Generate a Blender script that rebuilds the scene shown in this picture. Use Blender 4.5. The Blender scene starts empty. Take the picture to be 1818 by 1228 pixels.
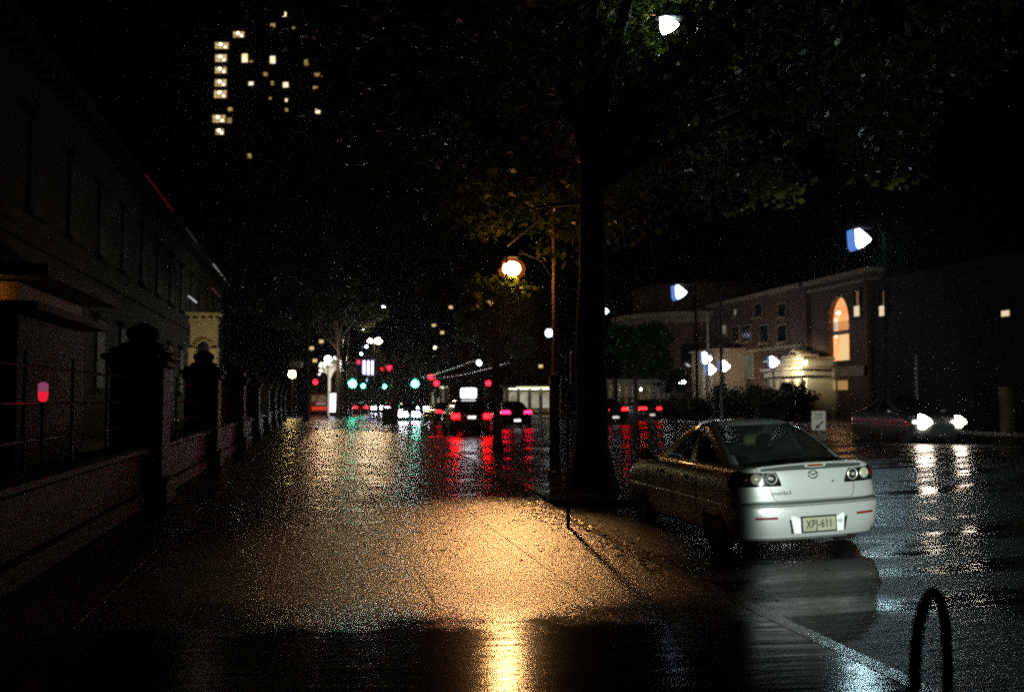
import bpy, math, random
import numpy as np
from mathutils import Vector, Matrix
random.seed(7)
RNG = np.random.default_rng(11)
R = math.radians
scene = bpy.context.scene
COL = scene.collection

# ------------------------------------------------------------------ camera, sky, exposure
FPX, YAW, EYE, HOR = 1767.0, R(11.1), 1.57, 710.0
PITCH = math.atan((HOR - 614) / FPX)
cam_d = bpy.data.cameras.new('camera')
cam = bpy.data.objects.new('camera', cam_d); COL.objects.link(cam)
cam.location = (0, 0, EYE); cam.rotation_euler = (R(90) + PITCH, 0, -YAW)
cam_d.sensor_width = 36; cam_d.lens = 36 * FPX / 1818
cam_d.clip_start = .1; cam_d.clip_end = 4000
cam_d.dof.use_dof = True; cam_d.dof.focus_distance = 11.5; cam_d.dof.aperture_fstop = 1.5
scene.camera = cam

world = bpy.data.worlds.new('World'); scene.world = world
world.use_nodes = True
wn = world.node_tree.nodes; wl = world.node_tree.links
bg = wn['Background']
sky = wn.new('ShaderNodeTexSky'); sky.sky_type = 'NISHITA'; sky.sun_disc = False
sky.sun_elevation = R(-4); sky.sun_rotation = R(200)
wl.new(sky.outputs[0], bg.inputs[0]); bg.inputs[1].default_value = .0015

scene.view_settings.view_transform = 'Standard'; scene.view_settings.look = 'None'
scene.view_settings.exposure = -.88; scene.view_settings.gamma = 1
cy = scene.cycles
scene.render.dither_intensity = 2.0; cy.use_denoising = False; cy.use_adaptive_sampling = False; cy.filter_width = 2.0
cy.sample_clamp_indirect = 1.0; cy.sample_clamp_direct = 45
cy.max_bounces = 8; cy.diffuse_bounces = 3; cy.glossy_bounces = 4; cy.transparent_max_bounces = 24
cy.volume_bounces = 0; cy.caustics_reflective = False; cy.caustics_refractive = False

# ------------------------------------------------------------------ measuring helpers
def at(px, D):                       # ground position of something seen at pixel column px, D metres along the view
    x = (px - 909) / FPX * D
    return (x * math.cos(YAW) + D * math.sin(YAW), -x * math.sin(YAW) + D * math.cos(YAW))
def zz(py, D): return EYE + (HOR - py) / FPX * D

KERB = [(-14, 3.5), (10, 3.5), (13.7, 3.55), (19.2, 3.93), (29.2, 4.3), (55, 4.3), (140, 4.3)]
def kerb_x(y):
    for (y0, x0), (y1, x1) in zip(KERB, KERB[1:]):
        if y <= y1: return x0 + (x1 - x0) * (y - y0) / (y1 - y0)
    return KERB[-1][1]
def foot_z(x): return -.02 * max(-3.0, min(x, 5.0))
def road_z(x):
    if x < 17: return -.20 + .034 * (x - 3.5)
    return .259 - .02 * (x - 17)
def gz(x, y):
    return foot_z(x) if x < kerb_x(y) else (road_z(x) if x < 29.5 else .2)

# ------------------------------------------------------------------ materials
def mat(name, col, rough=.6, metal=0., var=.18, scale=6., bump=0., bscale=60., coat=0., spec=.5, stretch=None):
    m = bpy.data.materials.new(name); m.use_nodes = True
    n, l = m.node_tree.nodes, m.node_tree.links
    p = n['Principled BSDF']
    p.inputs['Roughness'].default_value = rough; p.inputs['Metallic'].default_value = metal
    p.inputs['Coat Weight'].default_value = coat; p.inputs['Specular IOR Level'].default_value = spec
    tc = n.new('ShaderNodeTexCoord'); src = tc.outputs['Object']
    if stretch:
        mp = n.new('ShaderNodeMapping'); mp.inputs['Scale'].default_value = stretch
        l.new(src, mp.inputs[0]); src = mp.outputs[0]
    tx = n.new('ShaderNodeTexNoise'); tx.inputs['Scale'].default_value = scale; tx.inputs['Detail'].default_value = 5
    l.new(src, tx.inputs['Vector'])
    rp = n.new('ShaderNodeValToRGB')
    rp.color_ramp.elements[0].position = .3; rp.color_ramp.elements[1].position = .72
    rp.color_ramp.elements[0].color = (*[c * (1 - var) for c in col], 1)
    rp.color_ramp.elements[1].color = (*[min(1, c * (1 + var)) for c in col], 1)
    l.new(tx.outputs['Fac'], rp.inputs[0]); l.new(rp.outputs[0], p.inputs['Base Color'])
    if bump:
        t2 = n.new('ShaderNodeTexNoise'); t2.inputs['Scale'].default_value = bscale; t2.inputs['Detail'].default_value = 4
        l.new(src, t2.inputs['Vector'])
        b = n.new('ShaderNodeBump'); b.inputs['Strength'].default_value = bump; b.inputs['Distance'].default_value = .01
        l.new(t2.outputs['Fac'], b.inputs['Height']); l.new(b.outputs[0], p.inputs['Normal'])
    return m

def emit(name, col, s):
    m = bpy.data.materials.new(name); m.use_nodes = True
    n, l = m.node_tree.nodes, m.node_tree.links
    n.remove(n['Principled BSDF'])
    e = n.new('ShaderNodeEmission'); e.inputs[0].default_value = (*col, 1); e.inputs[1].default_value = s
    l.new(e.outputs[0], n['Material Output'].inputs[0])
    return m

def lit_room(name, c0, c1, s, scale=3.):          # a lit room seen through its window: uneven, curtained
    m = emit(name, c0, s); n, l = m.node_tree.nodes, m.node_tree.links
    e = [x for x in n if x.type == 'EMISSION'][0]
    tc = n.new('ShaderNodeTexCoord'); t = n.new('ShaderNodeTexNoise'); t.inputs['Scale'].default_value = scale
    rp = n.new('ShaderNodeValToRGB'); rp.color_ramp.elements[0].position = .35; rp.color_ramp.elements[1].position = .65
    rp.color_ramp.elements[0].color = (*c1, 1); rp.color_ramp.elements[1].color = (*c0, 1)
    l.new(tc.outputs['Object'], t.inputs['Vector']); l.new(t.outputs['Fac'], rp.inputs[0]); l.new(rp.outputs[0], e.inputs[0])
    return m

def wet_ground(name, c0, c1, r0, r1, slabs=None, water=.5, wscale=.5, agg=160., bump=.35, ripple=.06, wet_from=None, wstretch=(1, .55, 1), spec=.5, patch=None, worn=0.):
    """Wet paving: a film of water lies in the low places (smooth), the rest is damp and rough."""
    m = bpy.data.materials.new(name); m.use_nodes = True
    n, l = m.node_tree.nodes, m.node_tree.links
    p = n['Principled BSDF']; tc = n.new('ShaderNodeTexCoord'); O = tc.outputs['Object']
    def noise(sc, det=4, st=None, rough=.55):
        t = n.new('ShaderNodeTexNoise'); t.inputs['Scale'].default_value = sc; t.inputs['Detail'].default_value = det
        t.inputs['Roughness'].default_value = rough
        if st:
            mp = n.new('ShaderNodeMapping'); mp.inputs['Scale'].default_value = st; l.new(O, mp.inputs[0]); l.new(mp.outputs[0], t.inputs['Vector'])
        else: l.new(O, t.inputs['Vector'])
        return t.outputs['Fac']
    def ramp(v, a, b, ca=(0, 0, 0), cb=(1, 1, 1)):
        r = n.new('ShaderNodeValToRGB'); e = r.color_ramp.elements
        e[0].position, e[1].position = a, b; e[0].color, e[1].color = (*ca, 1), (*cb, 1)
        l.new(v, r.inputs[0]); return r.outputs[0]
    def math_(op, a, b):
        x = n.new('ShaderNodeMath'); x.operation = op
        for i, v in enumerate((a, b)):
            if isinstance(v, (int, float)): x.inputs[i].default_value = v
            else: l.new(v, x.inputs[i])
        return x.outputs[0]
    def mix(f, a, b, kind='RGBA'):
        x = n.new('ShaderNodeMix'); x.data_type = kind
        ii = (0, 6, 7) if kind == 'RGBA' else (0, 2, 3)
        for i, v in zip(ii, (f, a, b)):
            if isinstance(v, (int, float)): x.inputs[i].default_value = v
            elif isinstance(v, tuple): x.inputs[i].default_value = (*v, 1)
            else: l.new(v, x.inputs[i])
        return x.outputs[2 if kind == 'RGBA' else 0]
    w = noise(wscale, 6, wstretch, .6)
    if wet_from:                                            # the fall of the pavement: more standing water further on
        sp = n.new('ShaderNodeSeparateXYZ'); l.new(O, sp.inputs[0])
        g = n.new('ShaderNodeMapRange'); l.new(sp.outputs[1], g.inputs[0])
        g.inputs[1].default_value, g.inputs[2].default_value = wet_from[0], wet_from[1]
        g.inputs[3].default_value, g.inputs[4].default_value = wet_from[2], wet_from[3]
        w = math_('ADD', w, g.outputs[0])
    wetm = ramp(w, water - .07, water + .09)
    fine = noise(agg, 3); mid = noise(1.7, 9, None, .72)
    base = mix(ramp(mid, .3, .7), c0, c1)
    base = mix(ramp(fine, .35, .7), base, mix(.75, base, (.0, .0, .0)))
    base = mix(wetm, base, mix(.45, base, (0, 0, 0)))
    rough = mix(wetm, r1, r0, 'FLOAT')
    grit = noise(agg * .36, 2, None, .7)
    h = mix(wetm, math_('ADD', fine, math_('MULTIPLY', grit, 1.6)), 1.3, 'FLOAT')
    rip = noise(2.2, 3, (.5, 4.0, 1))
    if slabs:
        bk = n.new('ShaderNodeTexBrick'); bk.offset = 0; bk.squash = 1
        bk.inputs['Scale'].default_value = 1; bk.inputs['Mortar Size'].default_value = .007; bk.inputs['Mortar Smooth'].default_value = .3
        bk.inputs['Brick Width'].default_value = slabs[0]; bk.inputs['Row Height'].default_value = slabs[1]
        mp = n.new('ShaderNodeMapping'); mp.inputs['Location'].default_value = (slabs[2], slabs[3], 0)
        l.new(O, mp.inputs[0]); l.new(mp.outputs[0], bk.inputs['Vector'])
        gap = bk.outputs['Fac']
        base = mix(gap, base, (.006, .005, .004)); rough = mix(gap, rough, .7, 'FLOAT')
        h = mix(gap, h, -.8, 'FLOAT')
    if worn:                                                # wear, stains and shallow hollows
        st = ramp(noise(2.6, 8, (.6, 1.5, 1), .7), .40, .62); base = mix(st, base, mix(.7, base, (0, 0, 0)))
        rough = math_('ADD', rough, math_('MULTIPLY', ramp(noise(5.5, 6, (.5, 2.2, 1), .7), .35, .65), worn))
    sp_v = spec
    if patch:                                               # nearer than this the unlit foreground is put into a dark, smooth surface
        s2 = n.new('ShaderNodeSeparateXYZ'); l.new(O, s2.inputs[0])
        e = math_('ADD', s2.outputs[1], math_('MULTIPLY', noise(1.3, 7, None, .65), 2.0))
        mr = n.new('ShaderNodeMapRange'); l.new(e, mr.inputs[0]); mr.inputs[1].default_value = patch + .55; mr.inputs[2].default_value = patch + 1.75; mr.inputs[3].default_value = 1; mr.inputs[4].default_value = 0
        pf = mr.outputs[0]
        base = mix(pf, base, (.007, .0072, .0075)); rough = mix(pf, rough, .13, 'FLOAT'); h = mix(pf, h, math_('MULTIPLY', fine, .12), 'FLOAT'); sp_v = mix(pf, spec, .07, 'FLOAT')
    b = n.new('ShaderNodeBump'); b.inputs['Strength'].default_value = bump; b.inputs['Distance'].default_value = .004
    l.new(h, b.inputs['Height'])
    b2 = n.new('ShaderNodeBump'); b2.inputs['Strength'].default_value = ripple; b2.inputs['Distance'].default_value = .12
    l.new(rip, b2.inputs['Height']); l.new(b.outputs[0], b2.inputs['Normal'])
    if worn:
        b3 = n.new('ShaderNodeBump'); b3.inputs['Strength'].default_value = .5; b3.inputs['Distance'].default_value = .0012
        l.new(mix(pf, mix(wetm, noise(13, 6, None, .75), .5, 'FLOAT'), .5, 'FLOAT'), b3.inputs['Height']); l.new(b.outputs[0], b3.inputs['Normal']); l.new(b3.outputs[0], b2.inputs['Normal'])
    l.new(b2.outputs[0], p.inputs['Normal'])
    l.new(base, p.inputs['Base Color']); l.new(rough, p.inputs['Roughness'])
    p.inputs['IOR'].default_value = 1.45; 
    if isinstance(sp_v, float): p.inputs['Specular IOR Level'].default_value = sp_v
    else: l.new(sp_v, p.inputs['Specular IOR Level'])
    return m

def leaf_mat(name, c0, c1):
    m = bpy.data.materials.new(name); m.use_nodes = True
    n, l = m.node_tree.nodes, m.node_tree.links
    p = n['Principled BSDF']; out = n['Material Output']
    oi = n.new('ShaderNodeTexCoord'); t = n.new('ShaderNodeTexNoise'); t.inputs['Scale'].default_value = 2.3
    l.new(oi.outputs['Object'], t.inputs['Vector'])
    rp = n.new('ShaderNodeValToRGB'); rp.color_ramp.elements[0].position = .35; rp.color_ramp.elements[1].position = .65
    rp.color_ramp.elements[0].color = (*c0, 1); rp.color_ramp.elements[1].color = (*c1, 1)
    l.new(t.outputs['Fac'], rp.inputs[0]); l.new(rp.outputs[0], p.inputs['Base Color'])
    p.inputs['Roughness'].default_value = .35
    tr = n.new('ShaderNodeBsdfTranslucent'); l.new(rp.outputs[0], tr.inputs[0])
    mx = n.new('ShaderNodeMixShader'); mx.inputs[0].default_value = .4
    l.new(p.outputs[0], mx.inputs[1]); l.new(tr.outputs[0], mx.inputs[2]); l.new(mx.outputs[0], out.inputs[0])
    return m

def glass_mat(name, tint, see=.55):
    m = bpy.data.materials.new(name); m.use_nodes = True
    n, l = m.node_tree.nodes, m.node_tree.links
    p = n['Principled BSDF']; out = n['Material Output']
    p.inputs['Base Color'].default_value = (*[c * .1 for c in tint], 1); p.inputs['Roughness'].default_value = .03
    t = n.new('ShaderNodeTexCoord'); nz = n.new('ShaderNodeTexNoise'); nz.inputs['Scale'].default_value = 140   # rain drops
    l.new(t.outputs['Object'], nz.inputs['Vector'])
    b = n.new('ShaderNodeBump'); b.inputs['Strength'].default_value = .05; b.inputs['Distance'].default_value = .002
    l.new(nz.outputs['Fac'], b.inputs['Height']); l.new(b.outputs[0], p.inputs['Normal'])
    tr = n.new('ShaderNodeBsdfTransparent'); tr.inputs[0].default_value = (*tint, 1)
    mx = n.new('ShaderNodeMixShader'); mx.inputs[0].default_value = 1 - see
    l.new(tr.outputs[0], mx.inputs[1]); l.new(p.outputs[0], mx.inputs[2]); l.new(mx.outputs[0], out.inputs[0])
    return m

M = {}
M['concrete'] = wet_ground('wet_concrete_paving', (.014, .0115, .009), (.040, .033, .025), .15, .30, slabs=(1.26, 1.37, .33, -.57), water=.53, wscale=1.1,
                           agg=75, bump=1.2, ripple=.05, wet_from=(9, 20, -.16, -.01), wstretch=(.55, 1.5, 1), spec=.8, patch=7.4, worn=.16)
M['road'] = wet_ground('wet_road_asphalt', (.012, .013, .014), (.024, .025, .026), .13, .42, water=.52, wscale=.7, agg=70, bump=.7, ripple=.14, wstretch=(.5, 1.6, 1), spec=.2)
M['island'] = wet_ground('wet_island_paving', (.10, .10, .095), (.16, .155, .15), .16, .4, slabs=(.6, .6, 0, 0), water=.5, wscale=.7, agg=120, bump=.4, ripple=.06)
M['soil'] = mat('ground_soil', (.03, .026, .02), .9, bump=.5, bscale=20)
M['kerbstone'] = mat('kerb_stone', (.19, .18, .165), .22, bump=.3, bscale=50)
M['paintline'] = mat('road_line_paint', (.55, .55, .52), .3, bump=.2, bscale=90)
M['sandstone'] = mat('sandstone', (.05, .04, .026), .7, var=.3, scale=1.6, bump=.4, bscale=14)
M['dark_stone'] = mat('dark_sandstone', (.014, .0115, .009), .8, var=.35, scale=1.2, bump=.4, bscale=14, spec=.2)  # sandstone with its base colour turned well down
M['red_lit_rail'] = mat('red_lit_rail_iron', (.34, .085, .055), .3)  # red light on the iron rails is put into their colour
M['stone'] = mat('fence_stone', (.032, .025, .019), .6, spec=.25, var=.3, scale=3, bump=.4, bscale=30)
M['iron'] = mat('black_iron', (.02, .02, .022), .28, .4)
M['dark_metal'] = mat('dark_painted_metal', (.03, .03, .03), .3, .3)
M['matte_black'] = mat('matte_black_post', (.006, .006, .006), .85, spec=.1)
M['galv'] = mat('galvanised_steel', (.33, .34, .34), .35, .9, bump=.1)
M['white_metal'] = mat('white_painted_metal', (.72, .70, .64), .4)
M['brown_post'] = mat('rust_brown_paint', (.22, .10, .045), .45)
M['brick'] = mat('brown_brick', (.085, .045, .03), .8, var=.4, scale=5, bump=.5, bscale=18)
M['brick_pale'] = mat('pale_render', (.27, .21, .14), .75, var=.2, scale=2, bump=.2)
M['cream'] = mat('cream_stucco', (.62, .55, .38), .6, var=.12, scale=2, bump=.2)
M['bark'] = mat('plane_tree_bark', (.085, .07, .055), .75, var=.5, scale=5, bump=.8, bscale=12)
M['bark_dark'] = mat('dark_bark', (.05, .042, .034), .75, var=.4, scale=6, bump=.7, bscale=14)
M['leaf'] = leaf_mat('plane_leaf', (.07, .11, .015), (.14, .17, .03))
M['leaf_dark'] = leaf_mat('dark_leaf', (.025, .06, .03), (.05, .10, .04))
M['hedge'] = leaf_mat('hedge_leaf', (.02, .035, .015), (.045, .06, .02))
M['dead_leaf'] = mat('fallen_leaf', (.07, .042, .018), .3, var=.6, scale=9)
M['tower'] = mat('tower_concrete', (.10, .095, .09), .8)
M['dark_wall'] = mat('dark_wall', (.022, .021, .02), .85, spec=.2)
M['rubber'] = mat('tyre_rubber', (.018, .018, .018), .7, bump=.3)
M['alloy'] = mat('alloy_rim', (.5, .5, .52), .3, .9)
M['silver'] = mat('silver_car_paint', (.62, .64, .61), .34, .35, var=.03, scale=40, coat=.6)
def beads(m, sc=190, st=.35):
    n, l = m.node_tree.nodes, m.node_tree.links; p = n['Principled BSDF']; tc = n.new('ShaderNodeTexCoord')
    v = n.new('ShaderNodeTexVoronoi'); v.inputs['Scale'].default_value = sc; l.new(tc.outputs['Object'], v.inputs['Vector'])
    r = n.new('ShaderNodeValToRGB'); r.color_ramp.elements[0].position = .12; r.color_ramp.elements[1].position = .38
    r.color_ramp.elements[0].color = (1, 1, 1, 1); r.color_ramp.elements[1].color = (0, 0, 0, 1); l.new(v.outputs['Distance'], r.inputs[0])
    b = n.new('ShaderNodeBump'); b.inputs['Strength'].default_value = st; b.inputs['Distance'].default_value = .0016
    l.new(r.outputs[0], b.inputs['Height']); l.new(b.outputs[0], p.inputs['Coat Normal']); l.new(b.outputs[0], p.inputs['Normal'])
beads(M['silver'], 120, .3)
M['black_paint'] = mat('black_car_paint', (.018, .018, .02), .2, .2, coat=1)
M['brown_paint'] = mat('bronze_car_paint', (.10, .055, .02), .25, .5, coat=1)
M['red_paint'] = mat('red_car_paint', (.35, .02, .015), .3, .0, coat=1)
M['white_paint'] = mat('white_car_paint', (.6, .6, .6), .3, coat=1)
M['grey_paint'] = mat('grey_car_paint', (.12, .13, .14), .28, .5, coat=1)
M['shade_strip'] = mat('dark_grey_shade_strip', (.045, .056, .052), .5, var=.1)
M['black_plastic'] = mat('black_plastic', (.012, .012, .012), .35)
M['smoked'] = mat('smoked_lamp_housing', (.01, .011, .01), .12, coat=1)
M['chrome'] = mat('chrome', (.80, .80, .72), .35, .6)
M['chrome_dark'] = mat('dark_chrome', (.05, .055, .055), .3, .7)
M['reflector'] = mat('red_reflector', (.20, .02, .015), .25, coat=1)
M['lens_red'] = mat('red_lens', (.12, .008, .006), .15, coat=1)
M['lens_clear'] = mat('frosted_lens', (.45, .43, .32), .25, coat=1)
M['plate_yellow'] = mat('plate_enamel', (.36, .35, .24), .45)
M['plate_white'] = mat('plate_surround', (.88, .88, .84), .5, var=.05)
M['ink'] = mat('black_ink', (.012, .012, .012), .5)
M['car_glass'] = glass_mat('car_glass', (.45, .5, .47), .72)
M['seat'] = mat('seat_cloth', (.03, .03, .032), .9)
M['headrest'] = mat('pale_headrest', (.22, .24, .15), .85)
M['sign_white'] = mat('sign_white', (.80, .76, .66), .45, var=.08)
M['sign_grey'] = mat('sign_back_grey', (.16, .17, .16), .5, .5)
M['dark_glass'] = mat('dark_window_glass', (.015, .015, .018), .08)
M['dull_glass'] = mat('matte_window_glass', (.012, .012, .013), .6, spec=.2)  # rough glass that mirrors very little
M['bus_red'] = mat('red_bus_paint', (.38, .035, .02), .35, coat=.8)

# ------------------------------------------------------------------ mesh builder
class MB:
    def __init__(s): s.v, s.f = [], []
    def add(s, vs, fs):
        o = len(s.v); s.v += [tuple(v) for v in vs]; s.f += [tuple(i + o for i in f) for f in fs]; return s
    def box(s, c, d, rz=0., taper=1.):
        x, y, z = [k / 2 for k in d]; ca, sa = math.cos(rz), math.sin(rz); vs = []
        for sz in (-1, 1):
            t = taper if sz > 0 else 1
            for sx, sy in ((-1, -1), (1, -1), (1, 1), (-1, 1)):
                a, b = sx * x * t, sy * y * t
                vs.append((c[0] + a * ca - b * sa, c[1] + a * sa + b * ca, c[2] + sz * z))
        return s.add(vs, [(3, 2, 1, 0), (4, 5, 6, 7), (0, 1, 5, 4), (1, 2, 6, 5), (2, 3, 7, 6), (3, 0, 4, 7)])
    def bevbox(s, c, d, b=.02, rz=0.):
        """box with chamfered edges"""
        ca, sa = math.cos(rz), math.sin(rz); X, Y, Z = [k / 2 for k in d]; b = min(b, X * .9, Y * .9, Z * .9)
        rings = []
        for z, ins in ((-Z, b), (-Z + b, 0), (Z - b, 0), (Z, b)):
            x, y = X - ins, Y - ins
            pts = [(-x + b, -y), (x - b, -y), (x, -y + b), (x, y - b), (x - b, y), (-x + b, y), (-x, y - b), (-x, -y + b)]
            rings.append([(c[0] + p * ca - q * sa, c[1] + p * sa + q * ca, c[2] + z) for p, q in pts])
        return s.loft(rings, True)
    def loft(s, rings, caps=True):
        n = len(rings[0]); vs = [p for r in rings for p in r]; fs = []
        for i in range(len(rings) - 1):
            for j in range(n):
                a, b = i * n + j, i * n + (j + 1) % n
                fs.append((a, b, b + n, a + n))
        if caps: fs += [tuple(reversed(range(n))), tuple(range((len(rings) - 1) * n, len(rings) * n))]
        return s.add(vs, fs)
    def tube(s, pts, rad, n=10, caps=True):
        pts = [Vector(p) for p in pts]; rad = rad if isinstance(rad, (list, tuple)) else [rad] * len(pts)
        rings = []; ref = None
        for i, p in enumerate(pts):
            d = (pts[min(i + 1, len(pts) - 1)] - pts[max(i - 1, 0)]).normalized()
            if ref is None: ref = Vector((1, 0, 0)) if abs(d.x) < .8 else Vector((0, 1, 0))
            u = (ref - d * ref.dot(d)).normalized(); w = d.cross(u); ref = u
            rings.append([p + (u * math.cos(2 * math.pi * k / n) + w * math.sin(2 * math.pi * k / n)) * rad[i] for k in range(n)])
        return s.loft(rings, caps)
    def lathe(s, prof, c, n=20, axis='z'):
        rings = []
        for r, h in prof:
            ring = []
            for k in range(n):
                a = 2 * math.pi * k / n; x, y = r * math.cos(a), r * math.sin(a)
                q = {'z': (x, y, h), 'y': (x, h, -y), 'x': (h, x, y)}[axis]
                ring.append((c[0] + q[0], c[1] + q[1], c[2] + q[2]))
            rings.append(ring)
        return s.loft(rings, True)
    def sphere(s, c, r, n=14, m=9, sq=(1, 1, 1)):
        prof = [(max(1e-4, math.sin(math.pi * i / m)), -math.cos(math.pi * i / m)) for i in range(m + 1)]
        t = MB().lathe(prof, (0, 0, 0), n)
        return s.add([(c[0] + v[0] * r * sq[0], c[1] + v[1] * r * sq[1], c[2] + v[2] * r * sq[2]) for v in t.v], t.f)
    def prism(s, poly, y0, y1, plane='xz', o=(0, 0, 0)):
        """poly in the given plane, pushed along the third axis from y0 to y1"""
        def P(a, b, t):
            q = {'xz': (a, t, b), 'yz': (t, a, b), 'xy': (a, b, t)}[plane]
            return (q[0] + o[0], q[1] + o[1], q[2] + o[2])
        n = len(poly)
        vs = [P(a, b, y0) for a, b in poly] + [P(a, b, y1) for a, b in poly]
        fs = [tuple(range(n)), tuple(reversed(range(n, 2 * n)))] + [(i, i + n, (i + 1) % n + n, (i + 1) % n) for i in range(n)]
        return s.add(vs, fs)
    def grid(s, rows):
        n = len(rows[0]); vs = [p for r in rows for p in r]
        return s.add(vs, [(i * n + j, i * n + j + 1, (i + 1) * n + j + 1, (i + 1) * n + j) for i in range(len(rows) - 1) for j in range(n - 1)])
    def build(s, name, m, parent=None, smooth=True, ang=35, loc=None, fix=True):
        me = bpy.data.meshes.new(name); me.from_pydata(s.v, [], s.f); me.update()
        if fix:
            import bmesh
            bm = bmesh.new(); bm.from_mesh(me); bmesh.ops.recalc_face_normals(bm, faces=bm.faces); bm.to_mesh(me); bm.free()
        if smooth:
            me.shade_smooth(); me.set_sharp_from_angle(angle=R(ang))
        me.materials.append(m)
        o = bpy.data.objects.new(name, me); COL.objects.link(o)
        if parent: o.parent = parent
        if loc: o.location = loc
        return o

def tag(o, label, cat, group=None, kind=None):
    o['label'] = label; o['category'] = cat
    if group: o['group'] = group
    if kind: o['kind'] = kind
    return o
def thing(name, label, cat, loc=(0, 0, 0), rz=0, group=None):
    o = bpy.data.objects.new(name, None); COL.objects.link(o); o.empty_display_size = .2
    o.location = loc; o.rotation_euler = (0, 0, rz)
    return tag(o, label, cat, group)
def structure(o): o['kind'] = 'structure'; return o
def text_mb(txt, size, depth=.002, spacing=1., squeeze=1.):
    cu = bpy.data.curves.new('t', 'FONT'); cu.body = txt; cu.size = size; cu.extrude = depth; cu.align_x = 'CENTER'; cu.align_y = 'CENTER'
    cu.space_character = spacing; cu.resolution_u = 3; cu.offset = .0015 if size > .1 else 0
    ob = bpy.data.objects.new('t', cu); COL.objects.link(ob)
    bpy.context.view_layer.update()
    me = bpy.data.meshes.new_from_object(ob.evaluated_get(bpy.context.evaluated_depsgraph_get()))
    mb = MB(); mb.add([(v.co.x * squeeze, 0 - v.co.z, v.co.y) for v in me.vertices], [tuple(p.vertices) for p in me.polygons])
    bpy.data.objects.remove(ob); bpy.data.curves.remove(cu); bpy.data.meshes.remove(me)
    return mb                                # faces -Y, letters in the xz plane
def copy_tree(o, parent=None):
    c = o.copy(); COL.objects.link(c); c.parent = parent
    for ch in list(o.children): copy_tree(ch, c)
    return c

# ------------------------------------------------------------------ the ground
def strip(name, m, xs, ys, zf, x_of=None):
    rows = [[((x_of(x, y) if x_of else x), y, 0) for x in xs] for y in ys]
    rows = [[(p[0], p[1], zf(p[0])) for p in r] for r in rows]
    return structure(MB().grid(rows).build(name, m, smooth=True, fix=False))
YS = [-14, -8, 0, 4, 8, 11, 13, 15, 18, 21, 26, 32, 45, 60, 90, 140]
YF = [-14, -8, 0, 4, 7, 9, 11, 13, 15, 18, 21, 26, 32, 45, 60, 90, 140]
def fx(t, y): return -3.4 + (kerb_x(y) - .16 + 3.4) * t
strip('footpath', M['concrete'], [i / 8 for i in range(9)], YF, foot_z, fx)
strip('road', M['road'], [3.3 + (29.5 - 3.3) * i / 22 for i in range(23)], YS + [260], road_z)
strip('far_footpath', M['island'], [29.5, 31, 37.9], [-14, 30, 90, 160], lambda x: .13)
structure(MB().box((0, 1100, -1.1), (3000, 2600, .6)).build('ground', M['soil']))
structure(MB().box((-8.6, 62, -.35), (10.4, 160, .5)).build('garden_ground', M['soil']))
kb = MB(); rows = []
for y in [-14, -4, 0, 4, 6, 8, 10, 11, 13, 15, 18, 21, 26, 32, 45, 60, 90, 140]:
    x = kerb_x(y); zt = foot_z(x)
    rows.append([(x - .16, y, zt - .3), (x - .16, y, zt + .006), (x - .025, y, zt + .006), (x, y, zt - .02), (x, y, road_z(x) - .15)])
structure(kb.grid(rows).build('kerb', M['kerbstone'], fix=False))
gm = MB()
structure(gm.box((29.6, 70, 0), (.2, 170, .3)).build('far_kerb', M['kerbstone']))
# tree island in the parking lane
ISL = [(3.86, 16.4), (4.3, 15.8), (6.4, 16.0), (7.1, 17.0), (7.6, 24), (7.9, 28.5), (7.9, 33), (7.0, 40), (5.6, 46), (4.7, 49), (4.34, 49), (4.34, 29.2), (3.97, 19.2)]
def isl_z(x): return -.09 + .012 * (x - 4)
im = MB(); n = len(ISL)
im.add([(x, y, isl_z(x)) for x, y in ISL] + [(x, y, -.5) for x, y in ISL], [tuple(range(n))] + [(i, (i + 1) % n, (i + 1) % n + n, i + n) for i in range(n)])
structure(im.build('tree_island', M['island'], smooth=False))
# lane lines
for x in (10.4, 13.9):
    lm = MB()
    for k in range(14):
        y0 = 16 + k * 9
        lm.grid([[(x - .06, y0, road_z(x) + .005), (x + .06, y0, road_z(x) + .005)], [(x - .06, y0 + 3, road_z(x) + .005), (x + .06, y0 + 3, road_z(x) + .005)]])
    structure(lm.build('lane_marking', M['paintline'], fix=False))
MED = [(17.3, 38), (17.9, 36.6), (18.9, 36.6), (19.5, 38), (19.5, 120), (17.3, 120)]
mm = MB(); n = len(MED)
mm.add([(x, y, .42) for x, y in MED] + [(x, y, -.2) for x, y in MED], [tuple(range(n))] + [(i, (i + 1) % n, (i + 1) % n + n, i + n) for i in range(n)])
# leaf litter
lv = MB()
def litter(x, y, z):
    a = random.uniform(0, 6.28); s = random.uniform(.02, .055); t = random.uniform(-.25, .25); u = random.uniform(-.25, .25)
    pts = []
    for k, rr in ((0, 1.25), (1, .7), (2, .95), (3, .6), (4, .95), (5, .7)):
        b = a + k * math.pi / 3; px, py = math.cos(b) * s * rr, math.sin(b) * s * rr
        pts.append((x + px, y + py, z + .006 + abs(t * px + u * py) + random.uniform(0, .008)))
    lv.add(pts, [tuple(range(6))])
for i in range(2600):
    k = random.random()
    if k < .5:
        y = random.triangular(8.4, 36, 13.5); x = kerb_x(y) - abs(random.gauss(0, .35)) - .05
    elif k < .72:
        y = random.uniform(16.3, 25); x = random.uniform(4.4, 6.6)
        lv_z = isl_z(x); litter(x, y, lv_z); continue
    elif k < .86:
        y = random.triangular(8.1, 31, 12.5); x = random.uniform(-2.0, 3.2)
    else:
        y = random.triangular(8, 15, 11); x = kerb_x(y) + abs(random.gauss(0, .22)) + .02
        litter(x, y, road_z(x)); continue
    litter(x, y, foot_z(x))
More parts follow.
